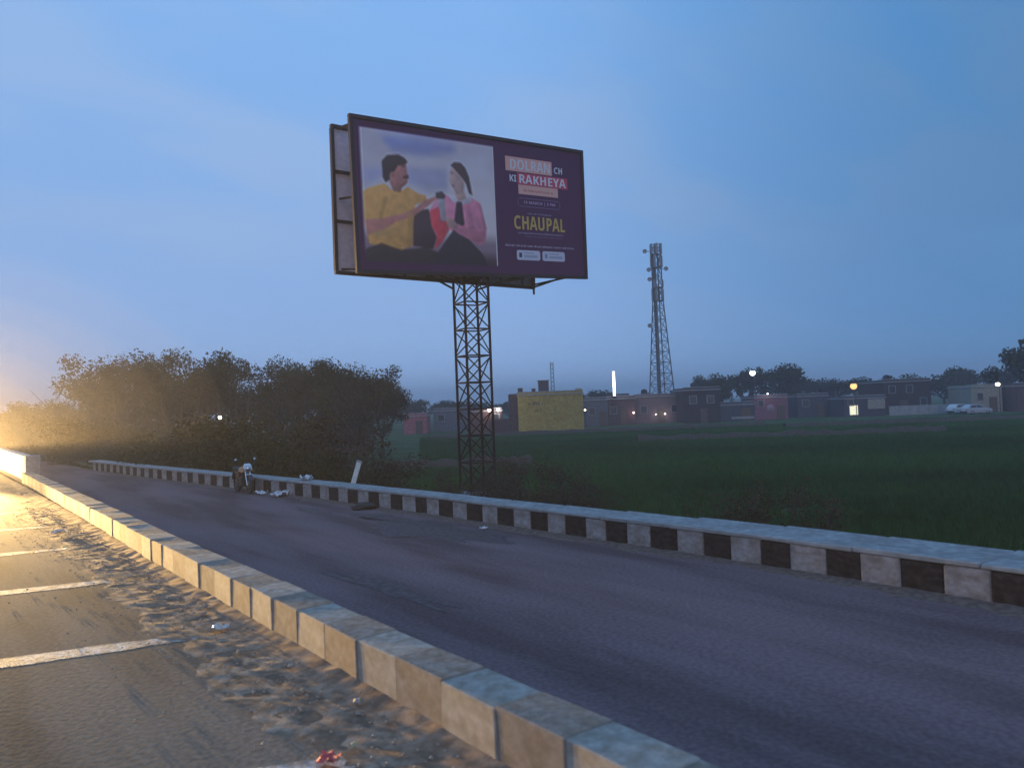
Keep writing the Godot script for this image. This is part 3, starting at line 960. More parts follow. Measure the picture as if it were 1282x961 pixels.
func build_village() -> void:
	# the yellow building with its painted, faded wall
	var yel := grained(lin(0.33, 0.225, 0.05), lin(0.44, 0.31, 0.075), 81, 0.2, 0.9, 0.0, [82, 0.09, lin(0.86, 0.82, 0.78), lin(1, 1, 1)])
	var red_brick := wall_mat(0.16, 0.08, 0.07, 83)
	var y := house("yellow_building", "flat-roofed building with a mustard yellow wall bearing faded dark lettering", 0.6, 10.1, 112.0, 3.6, 9.0, 0.03, yel, [], [])
	part("water_tank", chamfered(Vector3(1.5, 1.75, 1.5), 0.05, 0.0, Vector3(-0.7, 6.4, 1.0)), wall_mat(0.16, 0.12, 0.13, 84), y)
	part("tank_lid", chamfered(Vector3(1.75, 0.14, 1.7), 0.03, 0.0, Vector3(-0.7, 7.34, 1.0)), m.concrete, y)
	part("corner_pillar", chamfered(Vector3(0.7, 0.6, 0.7), 0.03, 0.0, Vector3(-4.3, 6.0, 3.8)), red_brick, y)
	part("corner_pillar", chamfered(Vector3(0.55, 0.55, 0.55), 0.03, 0.0, Vector3(-2.35, 5.9, 3.6)), red_brick, y)
	part("corner_pillar", chamfered(Vector3(0.9, 0.25, 0.6), 0.03, 0.0, Vector3(4.2, 5.8, 3.8)), yel, y)
	var side := part("side_wing", chamfered(Vector3(1.1, 5.6, 8.0), 0.03, 0.0, Vector3(-5.35, 2.7, -0.5)), red_brick, y)
	side.set_meta("label", "dark brick side wing")
	# worn remains of the painted words, too faded to read
	rng.seed = 23
	var ink := plain(lin(0.1, 0.055, 0.025), 0.9)
	for row in [[-3.55, 3.95, 14, 0.55], [-2.3, 2.95, 3, 0.3], [0.55, 2.9, 5, 0.4], [-0.9, 2.45, 10, 0.1]]:
		var st := st_new()
		var x: float = row[0]
		for i in row[2]:
			var w := rng.randf_range(0.06, 0.2)
			var hgt: float = row[3] * rng.randf_range(0.5, 1.0)
			if rng.randf() < 0.8:
				add_box(st, Vector3(w, hgt, 0.012), Transform3D(Basis(Vector3.BACK, rng.randf_range(-0.3, 0.3)), Vector3(x, row[1] + rng.randf_range(-0.06, 0.06), 4.508)))
			x += w + rng.randf_range(0.02, 0.1)
		part("faded_lettering", done(st), ink, y)
	var grey := wall_mat(0.2, 0.21, 0.24, 85)
	var dull_red := wall_mat(0.17, 0.1, 0.1, 86)
	var pinkish := wall_mat(0.3, 0.2, 0.2, 87)
	var brown := wall_mat(0.09, 0.055, 0.05, 88)
	var rose := wall_mat(0.38, 0.16, 0.2, 89)
	var cream := wall_mat(0.5, 0.45, 0.37, 91)
	var slate := wall_mat(0.12, 0.12, 0.15, 92)
	house("grey_house", "small plain grey house right beside the yellow building", 11.4, 14.9, 122.0, 2.5, 7.0, 0.0, grey, [["window", -0.7, 2.4, 0.9, 1.0], ["door", 1.0, 1.1, 0.9, 2.1]])
	house("brick_house", "dull red brick house under the upright light tube", 15.0, 19.6, 124.0, 2.55, 8.0, 0.0, dull_red, [["window", -1.2, 2.4, 1.0, 1.1], ["door", 0.4, 1.1, 0.9, 2.1]], [["stair_head", 0.9, 0.05, 2.0, 0.45, slate]])
	house("low_house", "long low house with a pale pinkish upper wall at the telecom tower", 19.8, 28.0, 126.0, 2.7, 8.0, 0.0, pinkish, [["window", -2.6, 2.3, 1.0, 1.1], ["window", 2.4, 2.3, 1.0, 1.1], ["door", 0.2, 1.1, 1.0, 2.1]], [["water_tank", 3.2, 0.1, 1.1, 0.5, slate]])
	house("dark_brown_house", "tall dark brown house beside the trees with the round white lamp", 26.6, 32.2, 120.0, 3.45, 8.0, 0.0, brown, [["window", -1.4, 3.6, 1.0, 1.1], ["window", 1.3, 3.6, 1.0, 1.1], ["door", 0.2, 1.1, 1.0, 2.1]])
	var low := house("banded_shed", "low slate shed with two pale horizontal bands", 32.6, 38.0, 122.0, 0.95, 6.0, 0.0, slate, [["door", 1.4, 1.0, 1.6, 1.9]])
	part("pale_band", box(Vector3(5.3, 0.16, 0.1), Vector3(0, 2.4, 3.05)), grey, low)
	part("pale_band", box(Vector3(3.6, 0.35, 0.1), Vector3(0.9, 0.5, 3.06)), m.concrete, low)
	var ro := house("rose_house", "rose pink house front with a pale round emblem", 38.1, 43.4, 122.0, 1.85, 7.0, 0.0, rose, [["window", -1.6, 2.6, 0.8, 0.9], ["door", 1.5, 1.1, 1.0, 2.1]])
	part("round_emblem", lathe([[0.0, 0.06], [0.62, 0.06], [0.66, 0.0]], 18), wall_mat(0.45, 0.32, 0.36, 93), ro, Transform3D(Basis(Vector3.RIGHT, PI / 2.0), Vector3(-0.1, 1.75, 3.5)))
	house("slate_house", "dark slate house half hidden under the trees beside the orange lamp", 46.4, 51.4, 126.0, 1.8, 7.0, 0.0, slate, [["window", -1.2, 2.3, 1.0, 1.0], ["door", 1.2, 1.1, 1.0, 2.1]])
	var dh := house("lamp_house", "dark house with one brightly lit doorway below the orange lamp", 51.4, 57.8, 120.0, 1.2, 7.0, 0.0, slate, [["window", -2.2, 2.2, 0.8, 0.9]])
	# its lit doorway: a shallow room seen through the opening, with a lamp in front
	var lit := glow(lin(0.9, 0.85, 0.55), 1.0)
	part("lit_window", box(Vector3(1.25, 1.45, 0.04), Vector3(-1.75, 1.05, 3.53)), lit, dh)
	part("door_frame", box(Vector3(1.45, 0.1, 0.16), Vector3(-1.75, 1.85, 3.54)), m.wood, dh)
	var dl := AreaLight3D.new()
	dl.name = "doorway_light"
	dl.area_size = Vector2(1.2, 1.4)
	dl.light_color = lin(1, 0.9, 0.6)
	dl.light_energy = 0.6
	dl.shadow_enabled = true
	dh.add_child(dl)
	dl.position = Vector3(-1.75, 1.05, 3.6)
	dl.rotation.y = PI
	part("porch_wall", chamfered(Vector3(2.6, 1.5, 0.25), 0.02, 0.0, Vector3(1.6, 1.9, 3.9)), cream, dh)
	house("dark_block", "broad dark two-storey block between the lit doorway and the parked cars", 60.4, 68.2, 126.0, 3.6, 9.0, 0.0, brown, [["window", -2.4, 4.0, 1.0, 1.1], ["window", 0.4, 4.0, 1.0, 1.1], ["window", 2.6, 1.9, 1.0, 1.1], ["door", -0.6, 1.1, 1.1, 2.1]])
	var yard := thing("yard_wall", "long low pale wall in front of the dark two-storey block", "wall", Vector3(62.4, FIELD_Y, -119.0), 0.0)
	for i in 6:
		part("wall_panel", chamfered(Vector3(1.48, 1.5, 0.22), 0.02, 0.004, Vector3(-3.8 + i * 1.5, 0.7, 0)), m.concrete, yard)
	house("lit_house", "cream house front lit by the white lamp on a pole", 70.6, 75.2, 118.6, 2.2, 7.0, -0.05, cream, [["window", -1.0, 2.4, 0.8, 1.1], ["door", 0.9, 1.1, 1.0, 2.2]])
	house("maroon_house", "dark maroon house at the big tree beside the lit cream house", 75.6, 84.0, 116.0, 2.2, 7.0, 0.0, dull_red, [["window", -2.5, 2.4, 1.0, 1.1]])
	house("pink_hut", "small hut with a salmon pink front at the edge of the grove", -16.8, -13.2, 118.0, 1.1, 5.0, 0.0, wall_mat(0.6, 0.2, 0.22, 94), [["door", 0.6, 1.0, 0.9, 1.9]])
	house("long_grey_house", "long grey-blue house between the grove and the billboard tower", -13.0, -6.9, 126.0, 1.7, 7.0, 0.0, grey, [["window", -1.8, 2.2, 1.0, 1.0], ["window", 1.2, 2.2, 1.0, 1.0]])
	house("dark_brick_house", "dark red brick house seen through the legs of the billboard tower", -6.4, -1.6, 110.0, 1.5, 7.0, 0.0, red_brick, [["window", 1.5, 2.2, 0.9, 1.0]])
	var bw := thing("boundary_wall", "dark brick boundary wall running up to the yellow building", "wall", Vector3(-1.35, FIELD_Y, -106.0))
	for i in 3:
		part("wall_panel", chamfered(Vector3(1.33, 2.1, 0.24), 0.02, 0.005, Vector3(-1.35 + i * 1.35, 1.0, 0)), red_brick, bw)
	# water tanks and masts on the roofs
	var tank := lathe([[0.0, 0.0], [0.5, 0.0], [0.52, 0.1], [0.52, 0.75], [0.48, 0.85], [0.2, 0.95], [0.18, 1.02], [0.0, 1.02]], 14)
	for e in [[22.0, 2.9, -129.0, "black round water tank on the long low house roof"], [29.0, 3.6, -123.5, "black round water tank on the dark brown house roof"], [63.0, 3.75, -130.0, "black round water tank on the dark two-storey block"], [49.5, 1.9, -129.5, "black round water tank on the slate house roof"], [41.6, 1.95, -125.0, "black round water tank on the rose pink house"]]:
		tag(part("water_tank", tank, m.rubber, self, Transform3D(Basis.IDENTITY, Vector3(e[0], e[1] - 0.25, e[2]))), e[3], "water tank")
	# the open-fronted shed among the trees
	var sh := thing("roadside_shed", "open-fronted brick shed with two dark bays under the grove trees", "building", Vector3(-16.8, FIELD_Y, -72.0))
	var sm := wall_mat(0.2, 0.13, 0.13, 95)
	part("back_wall", chamfered(Vector3(6.5, 3.7, 0.25), 0.02, 0.0, Vector3(0, 1.8, -3.0)), sm, sh)
	for x in [-3.15, 0.3, 3.15]:
		part("pillar", chamfered(Vector3(0.35, 3.3, 0.35), 0.02, 0.0, Vector3(x, 1.6, 0)), sm, sh)
	part("roof_slab", chamfered(Vector3(7.0, 0.3, 4.0), 0.03, 0.0, Vector3(0, 3.5, -1.4)), m.concrete, sh)
	part("lintel", chamfered(Vector3(6.6, 0.45, 0.28), 0.02, 0.0, Vector3(0, 3.1, 0.05)), sm, sh)
	part("side_wall", chamfered(Vector3(0.25, 3.3, 2.7), 0.02, 0.0, Vector3(-3.2, 1.6, -1.55)), sm, sh)
	part("side_wall", chamfered(Vector3(0.25, 3.3, 2.7), 0.02, 0.0, Vector3(3.2, 1.6, -1.55)), sm, sh)
	part("counter", chamfered(Vector3(6.2, 1.0, 0.3), 0.02, 0.0, Vector3(0, 0.5, 0.1)), sm, sh)

	# lamps
	var white := lin(1, 0.96, 0.88)
	var cold := lin(0.9, 0.96, 1.0)
	var orange := lin(1.0, 0.55, 0.18)
	lamp_on_pole("round white street lamp shining in front of the village trees", Vector3(39.6, 5.6, -127.0), FIELD_Y, white, 0.42, 9.0, 12.0)
	lamp_on_pole("orange glowing street lamp above the lit doorway", Vector3(51.9, 2.75, -117.5), FIELD_Y, orange, 0.5, 14.0, 1.7)
	lamp_on_pole("white lamp on a pole before the cream house front", Vector3(72.6, 2.2, -115.6), FIELD_Y, lin(1.0, 0.88, 0.62), 0.3, 26.0, 10.0)
	wall_lamp("white lamp on the dark brick house behind the billboard tower", Vector3(-2.1, 1.3, -109.4), cold, 0.24, 3.0)
	wall_lamp("bright lamp beside the dark brick wing of the yellow building", Vector3(-3.35, 1.3, -109.4), white, 0.24, 3.0)
	wall_lamp("lone white lamp shining out of the grove", Vector3(-22.0, 1.9, -58.0), white, 0.13, 0.8)
	wall_lamp("tiny lamp at the shed under the grove", Vector3(-12.6, 1.4, -69.0), white, 0.07, 0.6)
	wall_lamp("small lamp over the parapet wall at the end of the grove", Vector3(-50.3, 1.35, -80.0), white, 0.14, 1.0)
	wall_lamp("small warm lamp at the corner of the yellow building", Vector3(10.9, 0.7, -117.0), lin(1, 0.75, 0.55), 0.14, 0.8)
	wall_lamp("small lamp at the rose pink house front", Vector3(40.0, 2.1, -121.2), cold, 0.1, 0.5)
	wall_lamp("small lamp on the long low house", Vector3(24.6, -0.5, -125.3), white, 0.12, 0.6, "pair of lamps on the low house")
	wall_lamp("small lamp on the long low house", Vector3(23.1, -0.55, -125.3), white, 0.08, 0.4, "pair of lamps on the low house")
	wall_lamp("small pinkish lamp between the brick house and the low house", Vector3(19.2, -0.1, -123.2), lin(1, 0.7, 0.6), 0.14, 0.7)
	# the upright tube of light on the roof
	var tl := thing("light_tube", "tall upright tube of white light on the brick house roof", "lamp", Vector3(16.25, 2.5, -123.2))
	part("tube_holder", box(Vector3(0.12, 4.3, 0.12), Vector3(0, 2.1, -0.32)), m.galvanised, tl)
	part("tube_foot", chamfered(Vector3(0.5, 0.14, 0.7), 0.02, 0.0, Vector3(0, 0.13, -0.1)), m.galvanised, tl)
	part("lamp_tube", tube(Vector3(0, 0.2, 0), Vector3(0, 4.1, 0), 0.2, 10), glow(cold, 3.0), tl)
	var al := OmniLight3D.new()
	al.name = "tube_light"
	al.light_color = cold
	al.light_energy = 4.0
	al.light_size = 0.3
	al.omni_range = 60.0
	al.omni_attenuation = 2.0
	al.shadow_enabled = true
	tl.add_child(al)
	al.position = Vector3(0, 2.0, 0.45)

# ---------------------------------------------------------------- vehicles
func extrude(outline: Array, half0: float, inset: Callable) -> ArrayMesh:   # side outline [[x, y], ...]; half-width drawn in by inset(y)
	var st := st_new()
	var mid := Vector3.ZERO
	for p in outline:
		mid += Vector3(p[0], p[1], 0) / outline.size()
	var poly := PackedVector2Array()
	for p in outline:
		poly.append(Vector2(p[0], p[1]))
	var tri := Geometry2D.triangulate_polygon(poly)
	for sg in [-1.0, 1.0]:
		for i in tri.size() / 3:
			var q := []
			for k in 3:
				var p: Vector2 = poly[tri[i * 3 + k]]
				q.append(Vector3(p.x, p.y, sg * (half0 - inset.call(p.y))))
			face(st, q, Vector3(q[0].x, q[0].y, 0))
	for i in outline.size():
		var a: Vector2 = poly[i]
		var b: Vector2 = poly[(i + 1) % outline.size()]
		var wa: float = half0 - inset.call(a.y)
		var wb: float = half0 - inset.call(b.y)
		face(st, [Vector3(a.x, a.y, -wa), Vector3(b.x, b.y, -wb), Vector3(b.x, b.y, wb), Vector3(a.x, a.y, wa)], mid)
	return done(st)

func wheel(parent: Node3D, at: Vector3, r: float, w: float) -> void:   # axle along z
	var xf := Transform3D(Basis(Vector3.RIGHT, PI / 2.0), at)
	var o := Node3D.new()
	o.name = "wheel"
	parent.add_child(o, true)
	o.transform = xf
	part("tyre", lathe([[r * 0.62, -w / 2], [r * 0.92, -w / 2], [r, -w * 0.3], [r, w * 0.3], [r * 0.92, w / 2], [r * 0.62, w / 2], [r * 0.62, -w / 2]], 20), m.rubber, o)
	part("rim", lathe([[0.01, -w * 0.3], [r * 0.2, -w * 0.36], [r * 0.62, -w * 0.4], [r * 0.62, w * 0.4], [r * 0.2, w * 0.36], [0.01, w * 0.3]], 16), m.galvanised, o)

func car(label: String, where: Vector3, turn: float, paint: Material, lit: bool) -> Node3D:   # front towards +x
	var t := thing("car", label, "car", where, turn)
	part("body", extrude([[-1.95, 0.3], [-1.98, 0.55], [-1.9, 0.86], [-1.2, 0.92], [0.85, 0.92], [1.7, 0.8], [1.92, 0.62], [1.95, 0.3], [1.6, 0.22], [-1.6, 0.22]], 0.84, func(y): return 0.07 * absf(y - 0.6)), paint, t)
	part("cabin", extrude([[-1.75, 0.9], [-1.35, 1.38], [-0.9, 1.46], [0.05, 1.45], [0.9, 0.9]], 0.78, func(y): return 0.28 * maxf(y - 0.9, 0.0)), paint, t)
	for sg in [-1.0, 1.0]:
		for wn in [[[-1.42, 0.95], [-1.15, 1.3], [-0.5, 1.38], [-0.5, 0.95]], [[-0.42, 0.95], [-0.42, 1.38], [0.02, 1.37], [0.68, 0.95]]]:
			var st := st_new()
			var q := []
			for p in wn:
				q.append(Vector3(p[0], p[1], sg * (0.784 - 0.28 * (p[1] - 0.9))))
			face(st, q, Vector3(0, 1.0, 0))
			part("side_window", done(st), m.glass_dark, t)
		wheel(t, Vector3(1.22, 0.3, sg * 0.74), 0.3, 0.18)
		wheel(t, Vector3(-1.2, 0.3, sg * 0.74), 0.3, 0.18)
		part("mirror", chamfered(Vector3(0.12, 0.12, 0.18), 0.02, 0.0, Vector3(0.62, 1.0, sg * 0.87)), paint, t)
		part("tail_lamp", chamfered(Vector3(0.06, 0.2, 0.26), 0.015, 0.0, Vector3(-1.95, 0.7, sg * 0.62)), m.red_plastic, t)
		part("headlight", lathe([[0.0, 0.05], [0.09, 0.045], [0.125, 0.0], [0.1, -0.06], [0.0, -0.06]], 14), glow(lin(1.0, 0.86, 0.6), 12.0) if lit else m.chrome, t, Transform3D(Basis(Vector3.BACK, -PI / 2.0), Vector3(1.93, 0.66, sg * 0.6)))
	var ws := st_new()
	face(ws, [Vector3(0.12, 1.41, -0.6), Vector3(0.12, 1.41, 0.6), Vector3(0.86, 0.94, 0.72), Vector3(0.86, 0.94, -0.72)], Vector3(-0.5, 1.0, 0))
	part("windscreen", done(ws), m.glass_dark, t)
	part("bumper", chamfered(Vector3(0.14, 0.2, 1.5), 0.04, 0.0, Vector3(1.93, 0.38, 0)), m.dark_metal, t)
	part("bumper", chamfered(Vector3(0.14, 0.2, 1.5), 0.04, 0.0, Vector3(-1.94, 0.38, 0)), m.dark_metal, t)
	return t

const HEADLIGHT_POWER := 1250.0

func build_vehicles() -> void:
	var white := plain(lin(0.62, 0.62, 0.63), 0.3)
	car("white car parked beside the long low pale wall", Vector3(67.4, FIELD_Y, -116.8), 0.35, white, false)
	car("silver car parked in front of the cream house", Vector3(66.9, FIELD_Y, -111.8), 0.1, plain(lin(0.5, 0.5, 0.53), 0.25, 0.3), false)
	# haze volumes added over the near road to make the warm headlight glow
	var fm := FogMaterial.new()
	fm.density = 0.0019
	fm.albedo = Color(0.95, 0.9, 0.82)
	for k in [0.25, 0.4, 0.55, 0.7, 0.85, 1.0, 1.2]:   # thins out from the middle
		var dust := FogVolume.new()
		dust.name = numbered("added_haze")
		dust.shape = RenderingServer.FOG_VOLUME_SHAPE_ELLIPSOID
		dust.size = Vector3(46.0, 14.0, 19.0) * k
		dust.material = fm
		dust.set_meta("kind", "stuff")
		tag(dust, "added pale haze that makes the headlight glow above the near road", "dust", "haze added over the near road")
		add_child(dust)
		dust.transform = Transform3D(road_basis(), at_road(47.0, 0.5, 1.2))
	# oncoming traffic on the near road, outside the frame: its headlights rake along the median, the parapet and the asphalt
	var rb := road_basis()
	var turn := atan2(-rb.x.z, rb.x.x) + PI
	for e in [[35.6, 0.1, "dark oncoming car with lit headlights at the near end of the parapet wall", 14.5, 0.5, 1.95], [52.5, 0.0, "dark oncoming car with lit headlights following behind the first one", 62.0, 0.0, 1.1]]:
		var o := car(e[2], at_road(e[0], e[1], 0.0), turn, plain(lin(0.05, 0.05, 0.06), 0.3), true)
		for sg in [-1.0, 1.0]:
			var l := SpotLight3D.new()
			l.name = "headlight_beam"
			l.light_color = lin(1.0, 0.64, 0.23)
			l.light_energy = HEADLIGHT_POWER * e[5]
			l.light_size = 0.22
			l.spot_range = 120.0
			l.spot_attenuation = 2.0
			l.spot_angle = e[3]
			l.spot_angle_attenuation = 1.0
			l.shadow_enabled = true
			o.add_child(l, true)
			l.position = Vector3(2.02, 0.66, sg * 0.6)
			l.rotation = Vector3(deg_to_rad(-1.5), -PI / 2.0 + deg_to_rad(e[4]), 0)   # dipped towards the kerb side

func build_motorcycle() -> void:   # front towards +x
	var rb := road_basis()
	var t := thing("motorcycle", "dark motorcycle with a pale headlamp cowl parked against the kerb wall", "motorcycle", at_road(20.85, 6.9, 0.0), atan2(-rb.x.z, rb.x.x) + PI)
	t.scale = Vector3.ONE * 0.76
	wheel(t, Vector3(0.65, 0.3, 0), 0.3, 0.09)
	wheel(t, Vector3(-0.62, 0.3, 0), 0.3, 0.11)
	var maroon := plain(lin(0.05, 0.02, 0.025), 0.35)
	var silver := plain(lin(0.55, 0.58, 0.62), 0.25, 0.2)
	for sg in [-1.0, 1.0]:
		part("fork", tube(Vector3(0.65, 0.3, sg * 0.08), Vector3(0.4, 0.92, sg * 0.08), 0.022, 8), m.chrome, t)
		part("rear_shock", tube(Vector3(-0.62, 0.34, sg * 0.12), Vector3(-0.45, 0.68, sg * 0.12), 0.03, 8), m.dark_metal, t)
		part("handlebar", tube(Vector3(0.38, 0.96, 0), Vector3(0.25, 1.02, sg * 0.36), 0.015, 8), m.dark_metal, t)
		part("mirror_stalk", tube(Vector3(0.28, 1.01, sg * 0.28), Vector3(0.27, 1.15, sg * 0.33), 0.007, 6), m.dark_metal, t)
		part("mirror", lathe([[0.0, 0.02], [0.05, 0.012], [0.06, 0.0], [0.0, -0.012]], 12), m.chrome, t, Transform3D(Basis(Vector3.BACK, PI / 2.0), Vector3(0.27, 1.17, sg * 0.33)))
		part("indicator", chamfered(Vector3(0.05, 0.05, 0.06), 0.015, 0.0, Vector3(0.46, 0.8, sg * 0.17)), plain(lin(0.6, 0.25, 0.04), 0.3), t)
	part("frame", tube(Vector3(0.4, 0.88, 0), Vector3(-0.2, 0.35, 0), 0.03, 8), m.dark_metal, t)
	part("swing_arm", tube(Vector3(-0.15, 0.36, 0.07), Vector3(-0.62, 0.3, 0.07), 0.025, 8), m.dark_metal, t)
	part("engine", chamfered(Vector3(0.36, 0.34, 0.26), 0.05, 0.0, Vector3(0.02, 0.4, 0)), m.dark_metal, t)
	part("fuel_tank", extrude([[0.36, 0.72], [0.34, 0.88], [0.18, 0.95], [-0.02, 0.9], [-0.12, 0.76]], 0.15, func(y): return 0.5 * maxf(y - 0.82, 0.0)), maroon, t)
	part("seat", extrude([[-0.08, 0.74], [-0.1, 0.82], [-0.5, 0.84], [-0.8, 0.88], [-0.84, 0.82], [-0.5, 0.74]], 0.13, func(_y): return 0.0), m.rubber, t)
	part("side_panel", extrude([[-0.1, 0.46], [-0.12, 0.72], [-0.6, 0.76], [-0.5, 0.55]], 0.12, func(_y): return 0.0), maroon, t)
	part("headlamp_cowl", extrude([[0.42, 0.74], [0.56, 0.84], [0.55, 0.96], [0.42, 1.04], [0.36, 0.94]], 0.14, func(y): return 0.25 * absf(y - 0.86)), silver, t)
	part("headlamp", lathe([[0.0, 0.03], [0.06, 0.025], [0.085, 0.0], [0.0, -0.02]], 14), m.chrome, t, Transform3D(Basis(Vector3.BACK, -PI / 2.0), Vector3(0.56, 0.87, 0)))
	part("front_mudguard", extrude([[0.34, 0.5], [0.5, 0.65], [0.7, 0.66], [0.92, 0.5], [0.88, 0.48], [0.69, 0.62], [0.5, 0.61], [0.38, 0.48]], 0.07, func(_y): return 0.0), maroon, t)
	part("rear_mudguard", extrude([[-0.7, 0.8], [-0.95, 0.62], [-0.98, 0.42], [-0.94, 0.42], [-0.9, 0.6], [-0.68, 0.74]], 0.08, func(_y): return 0.0), m.rubber, t)
	part("exhaust", tube(Vector3(0.0, 0.28, -0.14), Vector3(-0.75, 0.34, -0.17), 0.045, 10), m.chrome, t)
	part("kick_stand", tube(Vector3(-0.05, 0.3, 0.1), Vector3(-0.1, 0.0, 0.24), 0.014, 6), m.dark_metal, t)

# ---------------------------------------------------------------- small things
func lump(sd: int, r: Vector3, rough := 0.25) -> ArrayMesh:   # an irregular stone or bundle resting on y = 0
	rng.seed = sd
	var st := SurfaceTool.new()
	st.begin(Mesh.PRIMITIVE_TRIANGLES)
	st.set_smooth_group(-1)
	var f := FastNoiseLite.new()
	f.seed = sd
	f.frequency = 0.9
	var rows := 7
	var cols := 10
	var pt := func(i: int, k: int) -> Vector3:
		var a := PI * i / rows
		var b := TAU * (k % cols) / cols
		var d := Vector3(sin(a) * cos(b), cos(a), sin(a) * sin(b))
		d *= 1.0 + rough * f.get_noise_3dv(d * 1.6) * 2.0
		return Vector3(d.x * r.x, maxf(d.y * r.y + r.y * 0.75, 0.0), d.z * r.z)
	for i in rows:
		for k in cols:
			face(st, [pt.call(i, k), pt.call(i, k + 1), pt.call(i + 1, k + 1)], Vector3(0, r.y * 0.5, 0))
			face(st, [pt.call(i, k), pt.call(i + 1, k + 1), pt.call(i + 1, k)], Vector3(0, r.y * 0.5, 0))
	return done(st)

func crumpled(sd: int, size: float, height: float) -> ArrayMesh:   # a crumpled scrap of plastic or paper
	rng.seed = sd
	var st := st_new()
	var n := 6
	var g := []
	for i in n + 1:
		for k in n + 1:
			g.append(Vector3((i / float(n) - 0.5) * size + rng.randf_range(-1, 1) * size * 0.05, rng.randf() * height + 0.004, (k / float(n) - 0.5) * size * 0.75 + rng.randf_range(-1, 1) * size * 0.05))
	for i in n:
		for k in n:
			var a := i * (n + 1) + k
			face(st, [g[a], g[a + 1], g[a + n + 2]], Vector3(0, -1, 0))
			face(st, [g[a], g[a + n + 2], g[a + n + 1]], Vector3(0, -1, 0))
	return done(st)

func build_small() -> void:
	var post := thing("marker_post", "short white marker post leaning sideways behind the kerb wall", "post", at_road(17.25, 8.2, -0.1))
	var p := part("post", chamfered(Vector3(0.11, 1.05, 0.09), 0.012, 0.004, Vector3(0, 0.45, 0)), m.limewash, post)
	post.rotation = Vector3(0.05, 0.3, -0.3)
	p.set_meta("label", "weathered white post shaft")
	part("cap", chamfered(Vector3(0.125, 0.05, 0.105), 0.012, 0.0, Vector3(0, 0.99, 0)), m.concrete, post)
	tag(part("dark_lump", lump(3, Vector3(0.3, 0.08, 0.17)), plain(lin(0.03, 0.025, 0.025), 0.7), self, Transform3D(Basis.IDENTITY, at_road(14.9, 7.45, 0.0))), "dark flat lump lying at the foot of the kerb wall", "sack")  # a low, flat, dark lump on the asphalt by the wall
	var scraps := [
		[19.0, 7.2, 0.42, "crumpled white plastic sheet on the slip road near the motorcycle", m.bag],
		[19.9, 7.05, 0.3, "small torn white bag beside the crumpled sheet near the motorcycle", m.bag],
		[10.72, 7.55, 0.12, "tiny white scrap at the kerb wall on the stained asphalt", m.bag],
		[18.6, 7.72, 0.4, "white rag lying along the kerb wall top beside the leaning post", m.bag],
		[7.75, 2.3, 0.16, "shiny clear plastic scrap in the dusty gutter", plain(lin(0.5, 0.48, 0.45), 0.15)],
		[4.45, 2.1, 0.07, "crumpled yellowish wrapper at the foot of the median", plain(lin(0.4, 0.33, 0.18), 0.25)],
		[4.38, 1.9, 0.13, "torn red plastic bag on the near road dust", m.red_plastic],
		[16.6, 2.05, 0.22, "pale crushed cup in the dust by the first median joint", m.bag],
	]
	var i := 0
	for e in scraps:
		i += 1
		var y := 0.01
		if e[1] > 7.7:
			y = 0.385
		elif e[1] < 2.5 and e[2] > 0.2:
			y = 0.015
		elif e[1] < 2.5:
			y = 0.03
		tag(part("litter_scrap", crumpled(100 + i, e[2], e[2] * 0.35), e[4], self, Transform3D(Basis(Vector3.UP, i * 1.3), at_road(e[0], e[1], y))), e[3], "litter")
	# a broken drain hole edge: loose stones along the gutter
	var stones := [[8.75, 2.44, 0.07], [8.5, 2.36, 0.05], [8.95, 2.3, 0.045], [8.1, 2.05, 0.04], [6.9, 2.2, 0.05], [6.2, 2.4, 0.06], [5.6, 2.25, 0.05], [5.1, 2.45, 0.07], [10.9, 2.35, 0.05], [12.3, 2.3, 0.05], [13.8, 2.2, 0.06], [4.9, 1.7, 0.03], [7.2, 1.7, 0.03]]
	var sm := grained(lin(0.22, 0.19, 0.16), lin(0.4, 0.36, 0.31), 97, 3.0, 0.85)
	for e in stones:
		tag(part("loose_stone", lump(int(e[0] * 100), Vector3(e[2], e[2] * 0.6, e[2] * 0.8) * 0.55, 0.4), sm, self, Transform3D(Basis(Vector3.UP, e[0] * 3.0), at_road(e[0], e[1], 0.02))), "loose pale stone lying in the dusty gutter along the median", "stone", "loose stones in the gutter")
	# fine grit, beyond counting
	var mm := MultiMesh.new()
	mm.transform_format = MultiMesh.TRANSFORM_3D
	mm.mesh = lump(5, Vector3(0.008, 0.005, 0.007), 0.4)
	mm.instance_count = 1600
	rng.seed = 66
	for k in 1600:
		var s := rng.randf_range(1.0, 22.0)
		var n := 2.66 - absf(rng.randfn()) * 0.55
		mm.set_instance_transform(k, Transform3D(Basis(Vector3.UP, rng.randf() * TAU).scaled(Vector3.ONE * rng.randf_range(0.4, 1.6)), at_road(s, n, 0.012)))
	var mi := MultiMeshInstance3D.new()
	mi.name = "gutter_grit"
	mi.multimesh = mm
	mi.material_override = sm
	mi.set_meta("kind", "stuff")
	tag(mi, "scattered fine grit in the dusty gutter beside the median", "grit")
	add_child(mi)

